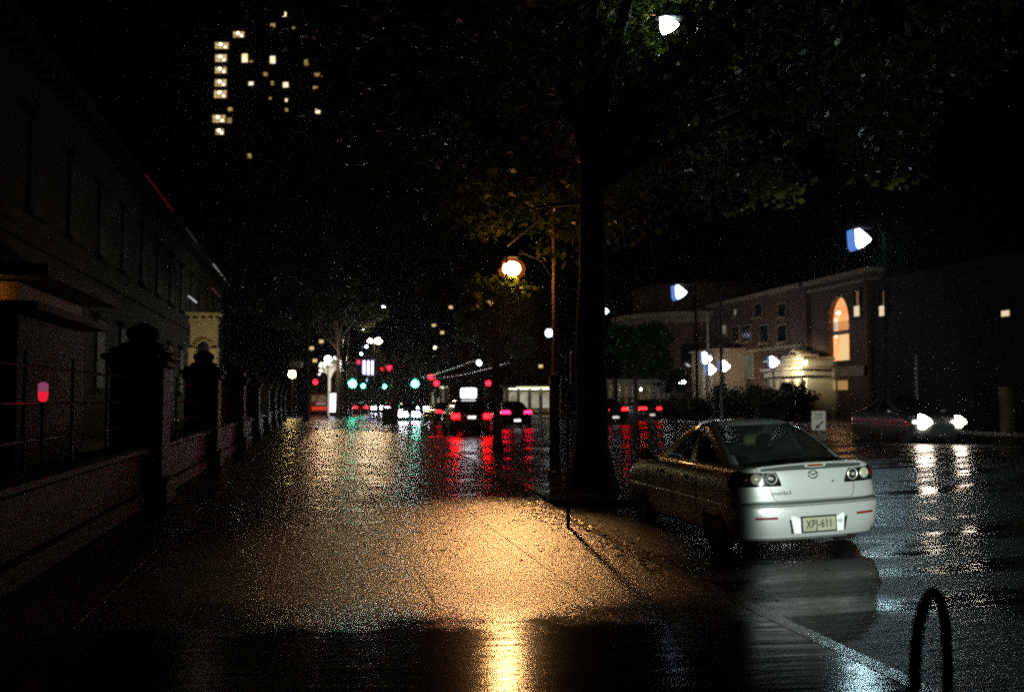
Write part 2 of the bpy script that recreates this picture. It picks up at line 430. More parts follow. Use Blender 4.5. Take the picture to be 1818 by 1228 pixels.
tag(lv.build('leaf_litter', M['dead_leaf'], smooth=False, fix=False), 'fallen brown leaves lying wet along the kerb and over the paving', 'leaf litter', kind='stuff')

# ------------------------------------------------------------------ haze
def haze():
    hb = MB().box((15, 140, 65), (260, 420, 132))
    hb = MB().box((20, 130, 66.5), (240, 320, 136.5))
    m = bpy.data.materials.new('wet_air'); m.use_nodes = True
    nd, l = m.node_tree.nodes, m.node_tree.links
    nd.remove(nd['Principled BSDF'])
    v = nd.new('ShaderNodeVolumePrincipled'); v.inputs['Color'].default_value = (.85, .85, .85, 1)
    v.inputs['Density'].default_value = .00018; v.inputs['Anisotropy'].default_value = .85
    l.new(v.outputs[0], nd['Material Output'].inputs['Volume'])
    o = hb.build('haze', m, smooth=False); o['kind'] = 'stuff'; o['label'] = 'damp night air glowing around the lamps'; o['category'] = 'haze'
HAZE = True

# ------------------------------------------------------------------ cars
def catmull(levels, per=2):
    out = []
    for i in range(len(levels) - 1):
        for k in range(per):
            t = k / per; out.append(tuple(a + (b - a) * t for a, b in zip(levels[i], levels[i + 1])))
    return out + [levels[-1]]
BODY = {  # z, rear y, front y, half width, rear corner depth, front corner depth
 'sedan': [(.17, -2.06, 2.02, .76, .5, .6), (.21, -2.15, 2.10, .81, .40, .6), (.30, -2.20, 2.17, .845, .42, .6), (.42, -2.225, 2.22, .868, .43, .62), (.52, -2.232, 2.235, .8775, .43, .64),
           (.555, -2.225, 2.235, .8775, .43, .64), (.565, -2.175, 2.235, .874, .41, .64), (.605, -2.165, 2.225, .872, .41, .64), (.62, -2.175, 2.22, .875, .41, .64), (.70, -2.158, 2.17, .876, .41, .66),
           (.79, -2.145, 2.05, .868, .41, .7), (.87, -2.145, 1.80, .848, .40, .75), (.925, -2.150, 1.45, .815, .38, .7), (.955, -2.158, 1.25, .785, .34, .6), (.975, -2.165, 1.15, .75, .30, .5),
           (.985, -2.155, 1.12, .725, .28, .5), (.990, -2.02, 1.10, .70, .3, .5), (.985, -1.9, 1.08, .68, .3, .5)],
 'suv': [(.26, -2.12, 2.1, .80, .4, .5), (.34, -2.22, 2.2, .86, .42, .5), (.55, -2.26, 2.26, .90, .42, .55), (.66, -2.25, 2.26, .905, .42, .55), (.68, -2.20, 2.25, .90, .4, .55),
         (.85, -2.19, 2.2, .90, .38, .55), (1.0, -2.17, 1.98, .885, .36, .6), (1.06, -2.15, 1.6, .865, .34, .6), (1.09, -2.13, 1.3, .845, .32, .5), (1.10, -2.05, 1.2, .82, .3, .5)],
}
CABIN = {
 'sedan': [(.965, -1.74, 1.16, .735, .34, .45), (1.09, -1.50, .86, .70, .36, .45), (1.22, -1.24, .57, .648, .38, .45), (1.335, -1.00, .31, .588, .40, .44),
           (1.40, -.80, .12, .535, .42, .42), (1.435, -.60, -.02, .46, .36, .36), (1.455, -.42, -.14, .32, .22, .22), (1.46, -.32, -.22, .12, .06, .06)],
 'suv': [(1.08, -2.10, 1.25, .83, .26, .45), (1.25, -2.02, .92, .79, .26, .45), (1.42, -1.92, .62, .73, .26, .42), (1.57, -1.80, .36, .66, .28, .4),
         (1.65, -1.62, .12, .60, .28, .36), (1.69, -1.3, -.2, .48, .24, .3), (1.70, -.9, -.5, .2, .12, .12)],
}
NEXP = 3.1
def contour(lv, na=14, ns=10):
    z, yr, yf, hw, dr, df = lv; e = 2 / NEXP; pts = []
    for k in range(na * 2 + 1):
        a = math.pi * k / (na * 2); c, s_ = math.cos(a), math.sin(a)
        pts.append((hw * math.copysign(abs(c) ** e, c), yr + dr - dr * abs(s_) ** e, z))
    for k in range(1, ns): pts.append((-hw, yr + dr + (yf - df - yr - dr) * k / ns, z))
    for k in range(na * 2 + 1):
        a = math.pi * k / (na * 2); c, s_ = math.cos(a), math.sin(a)
        pts.append((-hw * math.copysign(abs(c) ** e, c), yf - df + df * abs(s_) ** e, z))
    for k in range(1, ns): pts.append((hw, yf - df + (yr + dr - yf + df) * k / ns, z))
    return pts
class Surf:
    def __init__(s, levels): s.L = levels
    def lev(s, z):
        L = s.L
        for a, b in zip(L, L[1:]):
            if a[0] <= z <= b[0] and b[0] > a[0]:
                t = (z - a[0]) / (b[0] - a[0]); return tuple(p + (q - p) * t for p, q in zip(a, b))
        return L[0]
    def pt(s, a, z, front=False):            # a: angle on the end arc, pi/2 = centre line
        z_, yr, yf, hw, dr, df = s.lev(z); e = 2 / NEXP; c, s_ = math.cos(a), math.sin(a)
        x = hw * math.copysign(abs(c) ** e, c)
        return Vector((x, (yf - df + df * abs(s_) ** e) if front else (yr + dr - dr * abs(s_) ** e), z))
    def ang(s, x, z):
        hw = s.lev(z)[3]; q = max(-1, min(1, x / hw)); return math.acos(math.copysign(abs(q) ** (NEXP / 2), q))
    def nrm(s, a, z, front=False):
        d = .01; u = s.pt(a + d, z, front) - s.pt(a - d, z, front); w = s.pt(a, z + d, front) - s.pt(a, z - d, front)
        nn = u.cross(w).normalized(); out = Vector((math.cos(a), (1 if front else -1) * math.sin(a), 0))
        return nn if nn.dot(out) > 0 else -nn
    def patch(s, zs, xi, xo, nu=12, off=.008, front=False, thick=.02):
        """a piece that follows the end of the car; xi(z), xo(z) its inner and outer edge (x), outer may be given as angle with ('a', v)"""
        rows = []
        for z in zs:
            a0 = s.ang(xi(z), z); b = xo(z); a1 = b[1] if isinstance(b, tuple) else s.ang(b, z)
            rows.append([s.pt(a0 + (a1 - a0) * k / nu, z, front) + s.nrm(a0 + (a1 - a0) * k / nu, z, front) * off for k in range(nu + 1)])
        mb = MB().grid(rows); nr, nc = len(rows), nu + 1
        back = [[p - s.nrm(math.pi / 2, .8, front) * thick for p in r] for r in rows]
        mb.grid(back); o = nr * nc
        edge = [j for j in range(nc)] + [i * nc + nc - 1 for i in range(1, nr)] + [(nr - 1) * nc + j for j in range(nc - 2, -1, -1)] + [i * nc for i in range(nr - 2, 0, -1)]
        mb.f += [(edge[k], edge[(k + 1) % len(edge)], edge[(k + 1) % len(edge)] + o, edge[k] + o) for k in range(len(edge))]
        return mb
def lin(a, b, n): return [a + (b - a) * k / (n - 1) for k in range(n)]

def car(name, label, style, paint, loc, rz=0, roll=0, detail=False, tail=None, head=None, plate=None, group=None, glass=None, glare=0.):
    t = thing(name, label, 'car', loc, rz, group); t.rotation_euler = (0, roll, rz)
    L = catmull(BODY[style], 2); S = Surf(BODY[style])
    rings = [contour(l) for l in L]; nb = len(rings[0])
    body, bump = MB(), MB()
    for i in range(len(rings) - 1):
        low = L[i + 1][0] <= (.556 if style == 'sedan' else .67)
        for j in range(nb):
            q = [rings[i][j], rings[i][(j + 1) % nb], rings[i + 1][(j + 1) % nb], rings[i + 1][j]]
            tgt = bump if (low and max(p[1] for p in q) < -1.66) else body
            tgt.add(q, [(0, 1, 2, 3)])
    body.add(rings[-1], [tuple(range(nb))]); body.add(rings[0], [tuple(reversed(range(nb)))])
    def weld(mb):
        key, vs, mp = {}, [], []
        for v in mb.v:
            k = tuple(round(c, 5) for c in v)
            if k not in key: key[k] = len(vs); vs.append(v)
            mp.append(key[k])
        fs = []
        for f in mb.f:
            g = [];
            for i in f:
                if not g or mp[i] != g[-1]: g.append(mp[i])
            if g[0] == g[-1]: g.pop()
            if len(g) > 2: fs.append(tuple(g))
        mb.v, mb.f = vs, fs; return mb
    weld(body).build('body', paint, t, ang=28); weld(bump).build('bumper', paint, t, ang=28)
    # cabin
    C = catmull(CABIN[style], 2); cr = [contour(l) for l in C]; nc = len(cr[0]); na, ns = 14, 10
    zwin = CABIN[style][4][0] + .001
    parts = {k: MB() for k in ('rear_window', 'windscreen', 'door_window', 'front_door_window', 'pillars', 'roof')}
    for i in range(len(cr) - 1):
        for j in range(nc):
            q = [cr[i][j], cr[i][(j + 1) % nc], cr[i + 1][(j + 1) % nc], cr[i + 1][j]]
            xm = abs(sum(p[0] for p in q) / 4) / C[i][3]
            if C[i + 1][0] > zwin: k = 'roof'
            elif j < na * 2: k = 'rear_window' if xm < .86 else 'pillars'
            elif na * 2 + ns - 1 < j + 1 <= na * 4 + ns: k = 'windscreen' if xm < .9 else 'pillars'
            else:
                jj = (j - na * 2) if j < na * 2 + ns else ns - 1 - (j - (na * 4 + ns))
                k = 'door_window' if 0 <= jj < 4 else ('front_door_window' if 5 <= jj < ns else 'pillars')
            parts[k].add(q, [(0, 1, 2, 3)])
    parts['roof'].add(cr[-1], [tuple(range(nc))])
    gl = glass or (M['car_glass'] if detail else M['dark_glass'])
    for k in ('door_window', 'front_door_window'):
        for sgn in (-1, 1):
            mb = MB(); src = parts[k]
            for f in src.f:
                q = [src.v[i] for i in f]
                if (sum(p[0] for p in q) > 0) == (sgn > 0): mb.add(q, [tuple(range(len(q)))])
            weld(mb).build(k, gl, t, ang=60)
    for k in ('rear_window', 'windscreen'): weld(parts[k]).build(k, gl, t, ang=60)
    
    weld(parts['pillars']); pm_ = parts['pillars']; par_ = list(range(len(pm_.v)))
    def find(i):
        while par_[i] != i: i = par_[i]
        return i
    for f in pm_.f:
        for i in f[1:]: par_[find(i)] = find(f[0])
    for root in sorted({find(f[0]) for f in pm_.f}):
        mb = MB()
        for f in pm_.f:
            if find(f[0]) == root: mb.add([pm_.v[i] for i in f], [tuple(range(len(f)))])
        weld(mb).build('window_pillar', paint, t, ang=40)
    weld(parts['roof']).build('roof', paint, t, ang=60)
    # wheels
    wr = .315 if style == 'sedan' else .36
    for y in (-1.31, 1.34) if style == 'sedan' else (-1.36, 1.4):
        for sx in (-1, 1):
            xo = (.868 if style == 'sedan' else .90)
            w = bpy.data.objects.new('wheel', None); COL.objects.link(w); w.parent = t; w.location = (sx * (xo - .1), y, wr); w.empty_display_size = .1
            MB().lathe([(wr * .62, -.1), (wr * .93, -.105), (wr, -.08), (wr, .08), (wr * .93, .105), (wr * .62, .1)], (0, 0, 0), 28, 'x').build('tyre', M['rubber'], w)
            rm = MB().lathe([(wr * .62, -.09), (wr * .64, .09), (wr * .58, .085), (wr * .52, .03), (.05, .05), (.03, .075), (.005, .078)], (0, 0, 0), 28, 'x')
            for k in range(5):
                a = k * 2 * math.pi / 5
                rm.tube([(.062, .03 * math.cos(a), .03 * math.sin(a)), (.082, wr * .6 * math.cos(a), wr * .6 * math.sin(a))], [.028, .02], 6)
            if sx < 0: rm.v = [(-x, y_, z_) for x, y_, z_ in rm.v]
            rm.build('rim', M['alloy'], w)
            MB().lathe([(wr + .05, 0), (wr + .045, .004 * sx)], (sx * (xo + .008), y, wr), 28, 'x').build('wheel_arch', M['black_plastic'], t) if False else None
    # mirrors
    my = .72 if style == 'sedan' else .85; mz = 1.0 if style == 'sedan' else 1.15
    for sx in (-1, 1):
        mb = MB().sphere((sx * .96, my, mz), .1, 12, 8, (1.05, .55, .72)); mb.tube([(sx * .78, my + .03, mz - .06), (sx * .9, my + .01, mz - .03)], [.03, .025], 6)
        mb.build('side_mirror', paint, t)
    # lamps
    z0, z1 = (.775, .935) if style == 'sedan' else (.80, 1.02)
    for sx in (-1, 1):
        f = (lambda z: .40 - .10 * max(0, (.84 - z)) * 4 * (1 if z < .84 else 0) if False else (.375 + .06 * ((z - z0) / (z1 - z0)) ** 1.5)) if style == 'sedan' else (lambda z: .56)
        mb = S.patch(lin(z0, z1, 7), f, lambda z: ('a', .16 if style == 'sedan' else .2), 14, .012)
        if sx < 0: mb.v = [(-x, y, z) for x, y, z in mb.v]
        tl = mb.build('tail_lamp', (M['smoked'] if tail is None else tail), t, ang=30)
        if detail:
            zc = .865
            for (xx, rr, kind) in ((.485, .064, 'ring'), (.645, .060, 'clear'), (.755, .05, 'red')):
                a = S.ang(xx, zc); p = S.pt(a, zc); nn = S.nrm(a, zc)
                rot = Vector((0, -1, 0)).rotation_difference(Vector((nn.x * .75, nn.y, nn.z)).normalized()).to_matrix()
                def place(mb): return [tuple(Vector((sx * q.x, q.y, q.z))) for q in (p + rot @ Vector(v) for v in mb.v)]
                ring = MB().lathe([(rr, -.014), (rr, -.021), (rr * .93, -.0235), (rr * .84, -.021), (rr * .82, -.014)], (0, 0, 0), 26, 'y'); ring.f = ring.f[:-2]; ring.v = place(ring)
                ring.build('lamp_ring', M['chrome'] if kind != 'red' else M['chrome_dark'], tl)
                lens = MB().lathe([(rr * .82, -.013), (rr * .7, -.018), (rr * .35, -.022), (.001, -.023)], (0, 0, 0), 26, 'y'); lens.v = place(lens)
                lens.build('lamp_lens', {'ring': M['chrome_dark'], 'clear': M['lens_clear'], 'red': M['lens_red']}[kind], tl)
                if kind == 'ring':
                    bulb = MB().lathe([(rr * .32, -.02), (rr * .28, -.032), (.001, -.038)], (0, 0, 0), 16, 'y'); bulb.v = place(bulb); bulb.build('lamp_bulb', M['lens_clear'], tl)
        hz0, hz1 = (.60, .74) if style == 'sedan' else (.78, .93)
        mb = S.patch(lin(hz0 - glare * .6, hz1 + glare * .4, 4), lambda z: .50 - glare, lambda z: ('a', .45), 8, .01, True)
        if sx < 0: mb.v = [(-x, y, z) for x, y, z in mb.v]
        mb.build('headlight', head if head else M['lens_clear'], t)
    # number plate and bumper furniture
    pz = .40 if style == 'sedan' else .86
    py = S.pt(math.pi / 2, pz).y
    if not detail:
        MB().bevbox((0, py - .012, pz), (.38, .02, .13), .006).build('number_plate', plate or M['plate_white'], t)
    return t, S

def hero_car():
    t, S = car('parked_car', 'silver four-door sedan with white number plate, parked at the kerb beside the bike hoop', 'sedan', M['silver'], (5.45, 12.40, -.135), R(0.0), -.045, True)
    C = math.pi / 2
    def rear(x, z, off=.0): a = S.ang(x, z); return S.pt(a, z) + S.nrm(a, z) * off
    def band(z0, z1, x0, x1, off, m, name, nz=3, nu=20, parent=t, thick=.01):
        rows = [[rear(x0 + (x1 - x0) * k / nu, z, off) for k in range(nu + 1)] for z in lin(z0, z1, nz)]
        mb = MB().grid(rows); nr, nc = len(rows), nu + 1
        back = [[p + Vector((0, thick, 0)) for p in r] for r in rows]; mb.grid(back); o = nr * nc
        e = list(range(nc)) + [i * nc + nc - 1 for i in range(1, nr)] + [(nr - 1) * nc + j for j in range(nc - 2, -1, -1)] + [i * nc for i in range(nr - 2, 0, -1)]
        mb.f += [(e[k], e[(k + 1) % len(e)], e[(k + 1) % len(e)] + o, e[k] + o) for k in range(len(e))]
        return mb.build(name, m, parent, ang=40)
    # shade in the step between bumper and boot, laid on as a dark strip
    mb = S.patch(lin(.566, .606, 3), lambda z: -.80, lambda z: .80, 36, .004, thick=.006); mb.build('bumper_shade', M['shade_strip'], t)
    # spoiler on the boot edge
    rows = []
    for x in lin(-.64, .64, 33):
        k = 1 - (abs(x) / .64) ** 6; zt = 1.022 - .030 * (abs(x) / .64) ** 2.2; b = rear(x * .985, .955); y0 = b.y
        rows.append([(x, y0 - .004, .940), (x, y0 - .022 * k - .004, .962), (x, y0 - .034 * k - .004, zt - .012), (x, y0 - .024 * k, zt), (x, y0 + .05, zt - .004), (x, y0 + .17, .985), (x, y0 + .17, .965)])
    sp = MB().loft([[r for r in row] for row in rows], True).build('spoiler', M['silver'], t, ang=30)
    rows = []
    for x in lin(-.60, .60, 33):
        k = 1 - (abs(x) / .64) ** 6; zt = 1.022 - .030 * (abs(x) / .64) ** 2.2; y0 = rear(x * .985, .955).y
        rows.append([(x, y0 - .009 - .018 * k, .948), (x, y0 - .026 * k - .007, .964), (x, y0 - .0365 * k - .007, zt - .018)])
    MB().grid(rows).build('spoiler_shade', M['shade_strip'], sp, fix=False)  # shade under the spoiler lip, laid on as a dark band
    y0 = rear(0, .955).y
    hb = MB(); hb.prism([(.125 * math.copysign(abs(math.cos(a)) ** .5, math.cos(a)), .992 + .020 * math.copysign(abs(math.sin(a)) ** .6, math.sin(a))) for a in [2 * math.pi * k / 28 for k in range(28)]], y0 - .055, y0 - .02)
    hb.build('brake_lamp_surround', M['silver'], sp)
    hb = MB(); hb.prism([(.10 * math.copysign(abs(math.cos(a)) ** .4, math.cos(a)), .992 + .0125 * math.copysign(abs(math.sin(a)) ** .6, math.sin(a))) for a in [2 * math.pi * k / 28 for k in range(28)]], y0 - .059, y0 - .04)
    hb.build('brake_lamp', M['reflector'], sp)
    # boot lid seams
    def seam(pts, r=.0035):
        MB().tube([rear(x, z, .0006) for x, z in pts], r, 6).build('panel_gap', M['ink'], t)
    for sx in (-1, 1):
        seam([(sx * .505, .775), (sx * .50, .74), (sx * .485, .68), (sx * .47, .64), (sx * .44, .618)])
        seam([(sx * .31, .385), (sx * .29, .30), (sx * .28, .235)], .003)
    seam([(x, .618) for x in lin(-.44, .44, 13)], .0025)
    # emblem: an oval ring with a winged shape in it
    ec = rear(0, .888, .004); em = MB(); ring = []
    for k in range(32):
        a = 2 * math.pi * k / 32; ring.append((ec.x + .054 * math.cos(a), ec.y - .006, ec.z + .043 * math.sin(a)))
    em.tube(ring + [ring[0]], .0058, 8, False)
    for sx in (-1, 1):
        em.tube([(sx * .049, ec.y - .006, ec.z + .018), (sx * .036, ec.y - .007, ec.z + .016), (sx * .020, ec.y - .008, ec.z + .004), (0, ec.y - .009, ec.z - .010)], [.003, .0055, .006, .0055], 8)
    em.build('emblem', M['chrome_dark'], t)
    kp = rear(.235, .80, .003); MB().lathe([(.013, 0), (.013, -.004), (.009, -.006), (.001, -.005)], kp, 18, 'y').build('keyhole', M['chrome_dark'], t)
    tx = text_mb('mazda3', .058, .002, 1.02, 1.28); a = rear(-.385, .70, .003)
    s1 = rear(-.47, .70).y - rear(-.30, .70).y
    tx.v = [(x + a.x, y + a.y - .002 + (x / -.17) * s1, z + a.z) for x, y, z in tx.v]; tx.build('lettering', M['chrome_dark'], t, smooth=False)
    # bumper reflectors
    for sx in (-1, 1):
        mb = S.patch(lin(.425, .452, 3), lambda z: .47, lambda z: .70, 10, .006, thick=.012)
        if sx < 0: mb.v = [(-x, y, z) for x, y, z in mb.v]
        mb.build('bumper_reflector', M['reflector'], t)
    # plate recess, surround, plate
    py = rear(0, .36).y
    rec = MB().prism([(-.352, .468), (.365, .468), (.315, .262), (-.31, .262)], py - .004, py + .03); rec.build('plate_recess', M['black_plastic'], t, smooth=False)
    MB().prism([(-.325, .452), (.315, .452), (.295, .262), (-.295, .262)], py - .010, py - .0045).build('plate_surround', M['plate_white'], t, smooth=False)
    pl = MB().bevbox((0, py - .017, .352), (.425, .012, .182), .006).build('number_plate', M['ink'], t)
    MB().bevbox((0, py - .0245, .352), (.39, .004, .148), .0015).build('plate_face', M['plate_yellow'], pl)
    tx = text_mb('XPJ-611', .128, .0012, 1.08, .70); tx.v = [(x, y + py - .0275, z + .350) for x, y, z in tx.v]; tx.build('plate_number', M['ink'], pl, smooth=False)
    bad = MB(); ring = [(.255 + .030 * math.cos(2 * math.pi * k / 20), py - .0105, .372 + .018 * math.sin(2 * math.pi * k / 20)) for k in range(20)]
    bad.tube(ring + [ring[0]], .0028, 6, False); bad.box((.255, py - .0105, .372), (.04, .003, .008)); bad.box((.255, py - .0105, .352), (.03, .003, .004)); bad.build('dealer_badge', M['sign_grey'], t)
    # tow loop and exhaust under the bumper
    MB().tube([(.45, -2.10, .19), (.45, -1.9, .20), (.45, -1.5, .21)], .026, 12).build('exhaust_pipe', M['chrome_dark'], t)
    # seats seen through the rear glass
    for x, y in ((-.36, .15), (.36, .15), (-.36, -.75), (.36, -.75)):
        s = MB().bevbox((x, y, .90), (.50, .14, .36), .06); hr = 1.10 if y > 0 else 1.06
        so = s.build('seat', M['seat'], t)
        mb = MB().bevbox((x, y, hr + .06), (.26, .10, .16), .04); mb.tube([(x - .07, y, hr - .1), (x - .07, y, hr)], .008, 6); mb.tube([(x + .07, y, hr - .1), (x + .07, y, hr)], .008, 6)
        mb.build('headrest', M['headrest'] if x > 0 and y > 0 else M['seat'], so)
    MB().tube([(0, .34, 1.30), (0, .40, 1.32)], .02, 6).build('rear_view_mirror', M['black_plastic'], t)
    for sx in (-1, 1):
        for y in (.45, -.45): MB().bevbox((sx * .882, y, .80), (.03, .2, .035), .01).build('door_handle', M['silver'], t)
    # thin dark gaps round the doors
    for sx in (-1, 1):
        for y in (.98, .02, -.85):
            MB().tube([(sx * .876, y, .30), (sx * .881, y, .55), (sx * .877, y, .75), (sx * .83, y - .02, .92)], .004, 6).build('door_gap', M['ink'], t)
    # radio aerial on the roof
    MB().tube([(0, -.62, 1.43), (0, -.85, 1.60)], [.006, .003], 6).build('aerial', M['black_plastic'], t)
hero_car()

E_ = dict(
    tail=emit('tail_glow', (1, .006, .010), 26), brake=emit('brake_glow', (1, .0009, .0016), 150), tail_pink=emit('tail_glow_magenta', (1, .006, .035), 40),
    head_w=emit('headlight_glow', (.85, .9, 1), 230), head_warm=emit('headlight_warm', (1, .84, .66), 75), plate=emit('plate_lamp_lit', (1, .95, .9), 1.4),
    plate_bright=emit('plate_bright', (1, .85, .95), 3))
def place_car(px, D, *a, **k):
    pass
def drive(name, label, style, paint, px, D, rz=0, group='cars on the road', **k):
    x, y = at(px, D); y += 2.2               # px, D: the end that faces us
    return car(name, label, style, M[paint], (x, y, road_z(x)), rz, 0, group=group, **k)[0]
taxi = drive('taxi', 'dark bronze taxi with glowing white roof sign and red brake lights', 'suv', 'brown_paint', 838, 46, 0, tail=E_['brake'], plate=E_['plate_bright'])
taxi['category'] = 'taxi'
rs = MB().bevbox((0, -1.15, 1.98), (.72, .26, .46), .05); rs.build('roof_sign', emit('roof_sign_glow', (1, .93, 1), 14), taxi)
MB().bevbox((0, -1.15, 1.72), (.9, .34, .07), .02).build('sign_base', M['black_plastic'], taxi)
drive('car', 'dark car with white lit number plate, ahead of the taxi on its left', 'sedan', 'black_paint', 792, 66, R(8), tail=E_['tail'], plate=E_['plate_bright'])
drive('car', 'dark car with magenta brake lights, just right of the small tree trunk', 'sedan', 'black_paint', 921, 55, R(-2), tail=E_['tail_pink'], plate=E_['plate_bright'])
drive('car', 'dark car showing one red lamp and a white plate, right beside the thick tree trunk', 'sedan', 'black_paint', 1088, 55, R(4), tail=E_['tail'], plate=E_['plate'])
drive('car', 'dark grey car with a red tail lamp driving away, in front of the hedge', 'sedan', 'grey_paint', 1152, 70, R(6), tail=E_['tail'], plate=E_['plate'])
drive('car', 'dark grey car coming towards us with two warm white headlights, at the right', 'sedan', 'grey_paint', 1676, 31, R(178), glare=-.1, head=E_['head_warm'])
onc = [o for o in COL.objects if o.get('label', '').startswith('dark grey car coming')][0]
for sx in (-1, 1):
    k = 1.0 if sx > 0 else .8
    mb = MB().prism([(-.20 * k, .24 * k), (-.20 * k, -.20 * k), (-.04 * k, -.22 * k), (.22 * k, -.03 * k), (.20 * k, .05 * k), (-.05 * k, .21 * k)], -.04, .04)
    mb.v = [(-x + sx * .60, y + 2.20, z + .68) for x, y, z in mb.v]; mb.build('headlight', E_['head_warm'], onc)  # headlamp flare shaped as solid wedges
drive('car', 'far white car with glaring headlights, right beside the dark sign pillar', 'sedan', 'white_paint', 728, 78, R(180), glare=.36, head=E_['head_w'])
drive('car', 'far car with bright headlights, just left of the dark sign pillar', 'sedan', 'grey_paint', 697, 110, R(180), glare=.22, head=E_['head_w'])
drive('car', 'far car with one round white glare, leftmost of the oncoming cars', 'sedan', 'grey_paint', 672, 128, R(180), glare=.22, head=E_['head_w'])
drive('car', 'far car with small headlights, right of the glaring white one', 'sedan', 'black_paint', 748, 104, R(180), glare=.22, head=E_['head_w'])
drive('car', 'small red and yellow lit car far off, left of the road', 'sedan', 'red_paint', 641, 120, 0, tail=E_['tail'])
# red bus standing at the end of the footpath
bx, by = at(570, 108)
bus = thing('red_bus', 'red bus seen from behind past the end of the fence', 'bus', (bx, by, foot_z(bx)))
MB().bevbox((0, 0, 1.25), (2.3, 6.5, 2.1), .12).build('body', M['bus_red'], bus)
MB().bevbox((0, -3.27, 1.75), (1.9, .06, .62), .02).build('rear_window', lit_room('bus_window_lit', (.5, .30, .2), (.12, .05, .04), .6), bus)
MB().bevbox((0, -3.27, .72), (1.9, .06, .34), .02).build('glow_strip', emit('bus_strip', (1, .06, .02), 1.2), bus)
MB().bevbox((.0, -3.27, 1.22), (1.0, .06, .24), .02).build('advert_panel', emit('bus_panel', (.9, .6, .5), .5), bus)
for sx in (-1, 1):
    for y in (-2, 2): MB().lathe([(.2, -.12), (.45, -.12), (.48, 0), (.45, .12), (.2, .12)], (sx * 1.05, y, .45), 20, 'x').build('wheel', M['rubber'], bus)

# ------------------------------------------------------------------ trees
def crown_mesh(clumps, n, size, name, m, parent, seed, gap=None):
    rg = np.random.default_rng(seed)
    w = np.array([c[3] ** 2 for c in clumps]); w = w / w.sum()
    idx = rg.choice(len(clumps), n, p=w); C = np.array(clumps)
    d = rg.normal(size=(n, 3)); d /= np.linalg.norm(d, axis=1)[:, None]
    rad = C[idx, 3] * rg.random(n) ** .45
    pos = C[idx, :3] + d * rad[:, None] * np.array([1, 1, .8])
    if gap is not None:                       # twigs cut back in front of a lamp
        g0, g1, gr = gap; g0 = np.array(g0); dd = np.array(g1) - g0; tt = np.clip(((pos - g0) @ dd) / (dd @ dd), 0, 1)
        pos = pos[np.linalg.norm(pos - g0 - tt[:, None] * dd, axis=1) > gr]; n = len(pos)
    a = rg.normal(size=(n, 3)); a[:, 2] *= .7; a /= np.linalg.norm(a, axis=1)[:, None]
    b = np.cross(a, rg.normal(size=(n, 3))); b /= np.linalg.norm(b, axis=1)[:, None]
    s = size * (.6 + .8 * rg.random(n))[:, None]
    c_ = np.cross(a, b)
    v = np.stack([pos - a * s, pos + b * s * .62 + c_ * s * .15 - a * s * .1, pos + a * s, pos - b * s * .62 + c_ * s * .15 - a * s * .1], 1).reshape(-1, 3)
    me = bpy.data.meshes.new(name)
    me.vertices.add(4 * n); me.vertices.foreach_set('co', v.astype(np.float32).ravel())
    me.loops.add(4 * n); me.loops.foreach_set('vertex_index', np.arange(4 * n, dtype=np.int32))
    me.polygons.add(n); me.polygons.foreach_set('loop_start', np.arange(0, 4 * n, 4, dtype=np.int32))
    me.update(calc_edges=True); me.materials.append(m)
    o = bpy.data.objects.new(name, me); COL.objects.link(o); o.parent = parent
    return o
def tree(name, label, x, y, z, h, trunk_r, crown_c, crown_r, nclump, nleaf, lsize, leafm, seed, bark='bark', flare=1.6, lean=(0, 0), group='street trees', limbs=6, trunk_top=None, gap=None, low=()):
    rnd = random.Random(seed); t = thing(name, label, 'tree', (x, y, z), 0, group)
    tt = trunk_top or h * .5; pts, rad = [], []
    for k in range(9):
        f = k / 8; pts.append((lean[0] * f + rnd.uniform(-.04, .04) * tt * .2 * f, lean[1] * f + rnd.uniform(-.04, .04) * tt * .2, tt * f))
        rad.append(trunk_r * (1 + (flare - 1) * max(0, 1 - f * 7) ** 1.5) * (1 - .35 * f))
    pts.insert(1, (0, 0, tt * .03)); rad.insert(1, trunk_r * (1 + (flare - 1) * .55))
    tb = MB().tube(pts, rad, 14)
    top = Vector(pts[-1]); clumps = []
    for k in range(nclump):
        while True:
            p = Vector([rnd.uniform(-1, 1) for _ in range(3)])
            if .2 < p.length < (1 if nclump > 45 else .82): break
        c = Vector(crown_c) + Vector((p.x * crown_r[0], p.y * crown_r[1], p.z * crown_r[2]))
        clumps.append((c.x, c.y, c.z, min(crown_r) * rnd.uniform(.16, .34)))
    for k in range(limbs):
        c = Vector(clumps[k % nclump][:3]); m_ = (top + c) / 2 + Vector((rnd.uniform(-.3, .3), rnd.uniform(-.3, .3), .12 * (c - top).length))
        st = Vector(pts[-1 - (k % 2)]) * 1.0
        tb.tube([st, st * .6 + m_ * .4 + Vector((0, 0, .1)), m_, c], [trunk_r * .55, trunk_r * .42, trunk_r * .3, trunk_r * .08], 8)
    for path, cl in low:                      # drooping low branches
        tb.tube([Vector(p) for p in path], [.07, .05, .03, .012][-len(path):], 7); clumps += [tuple(c) for c in cl]
    tb.build('trunk', M[bark], t)
    crown_mesh(clumps, nleaf, lsize, 'crown', M[leafm], t, seed, gap)
    return t
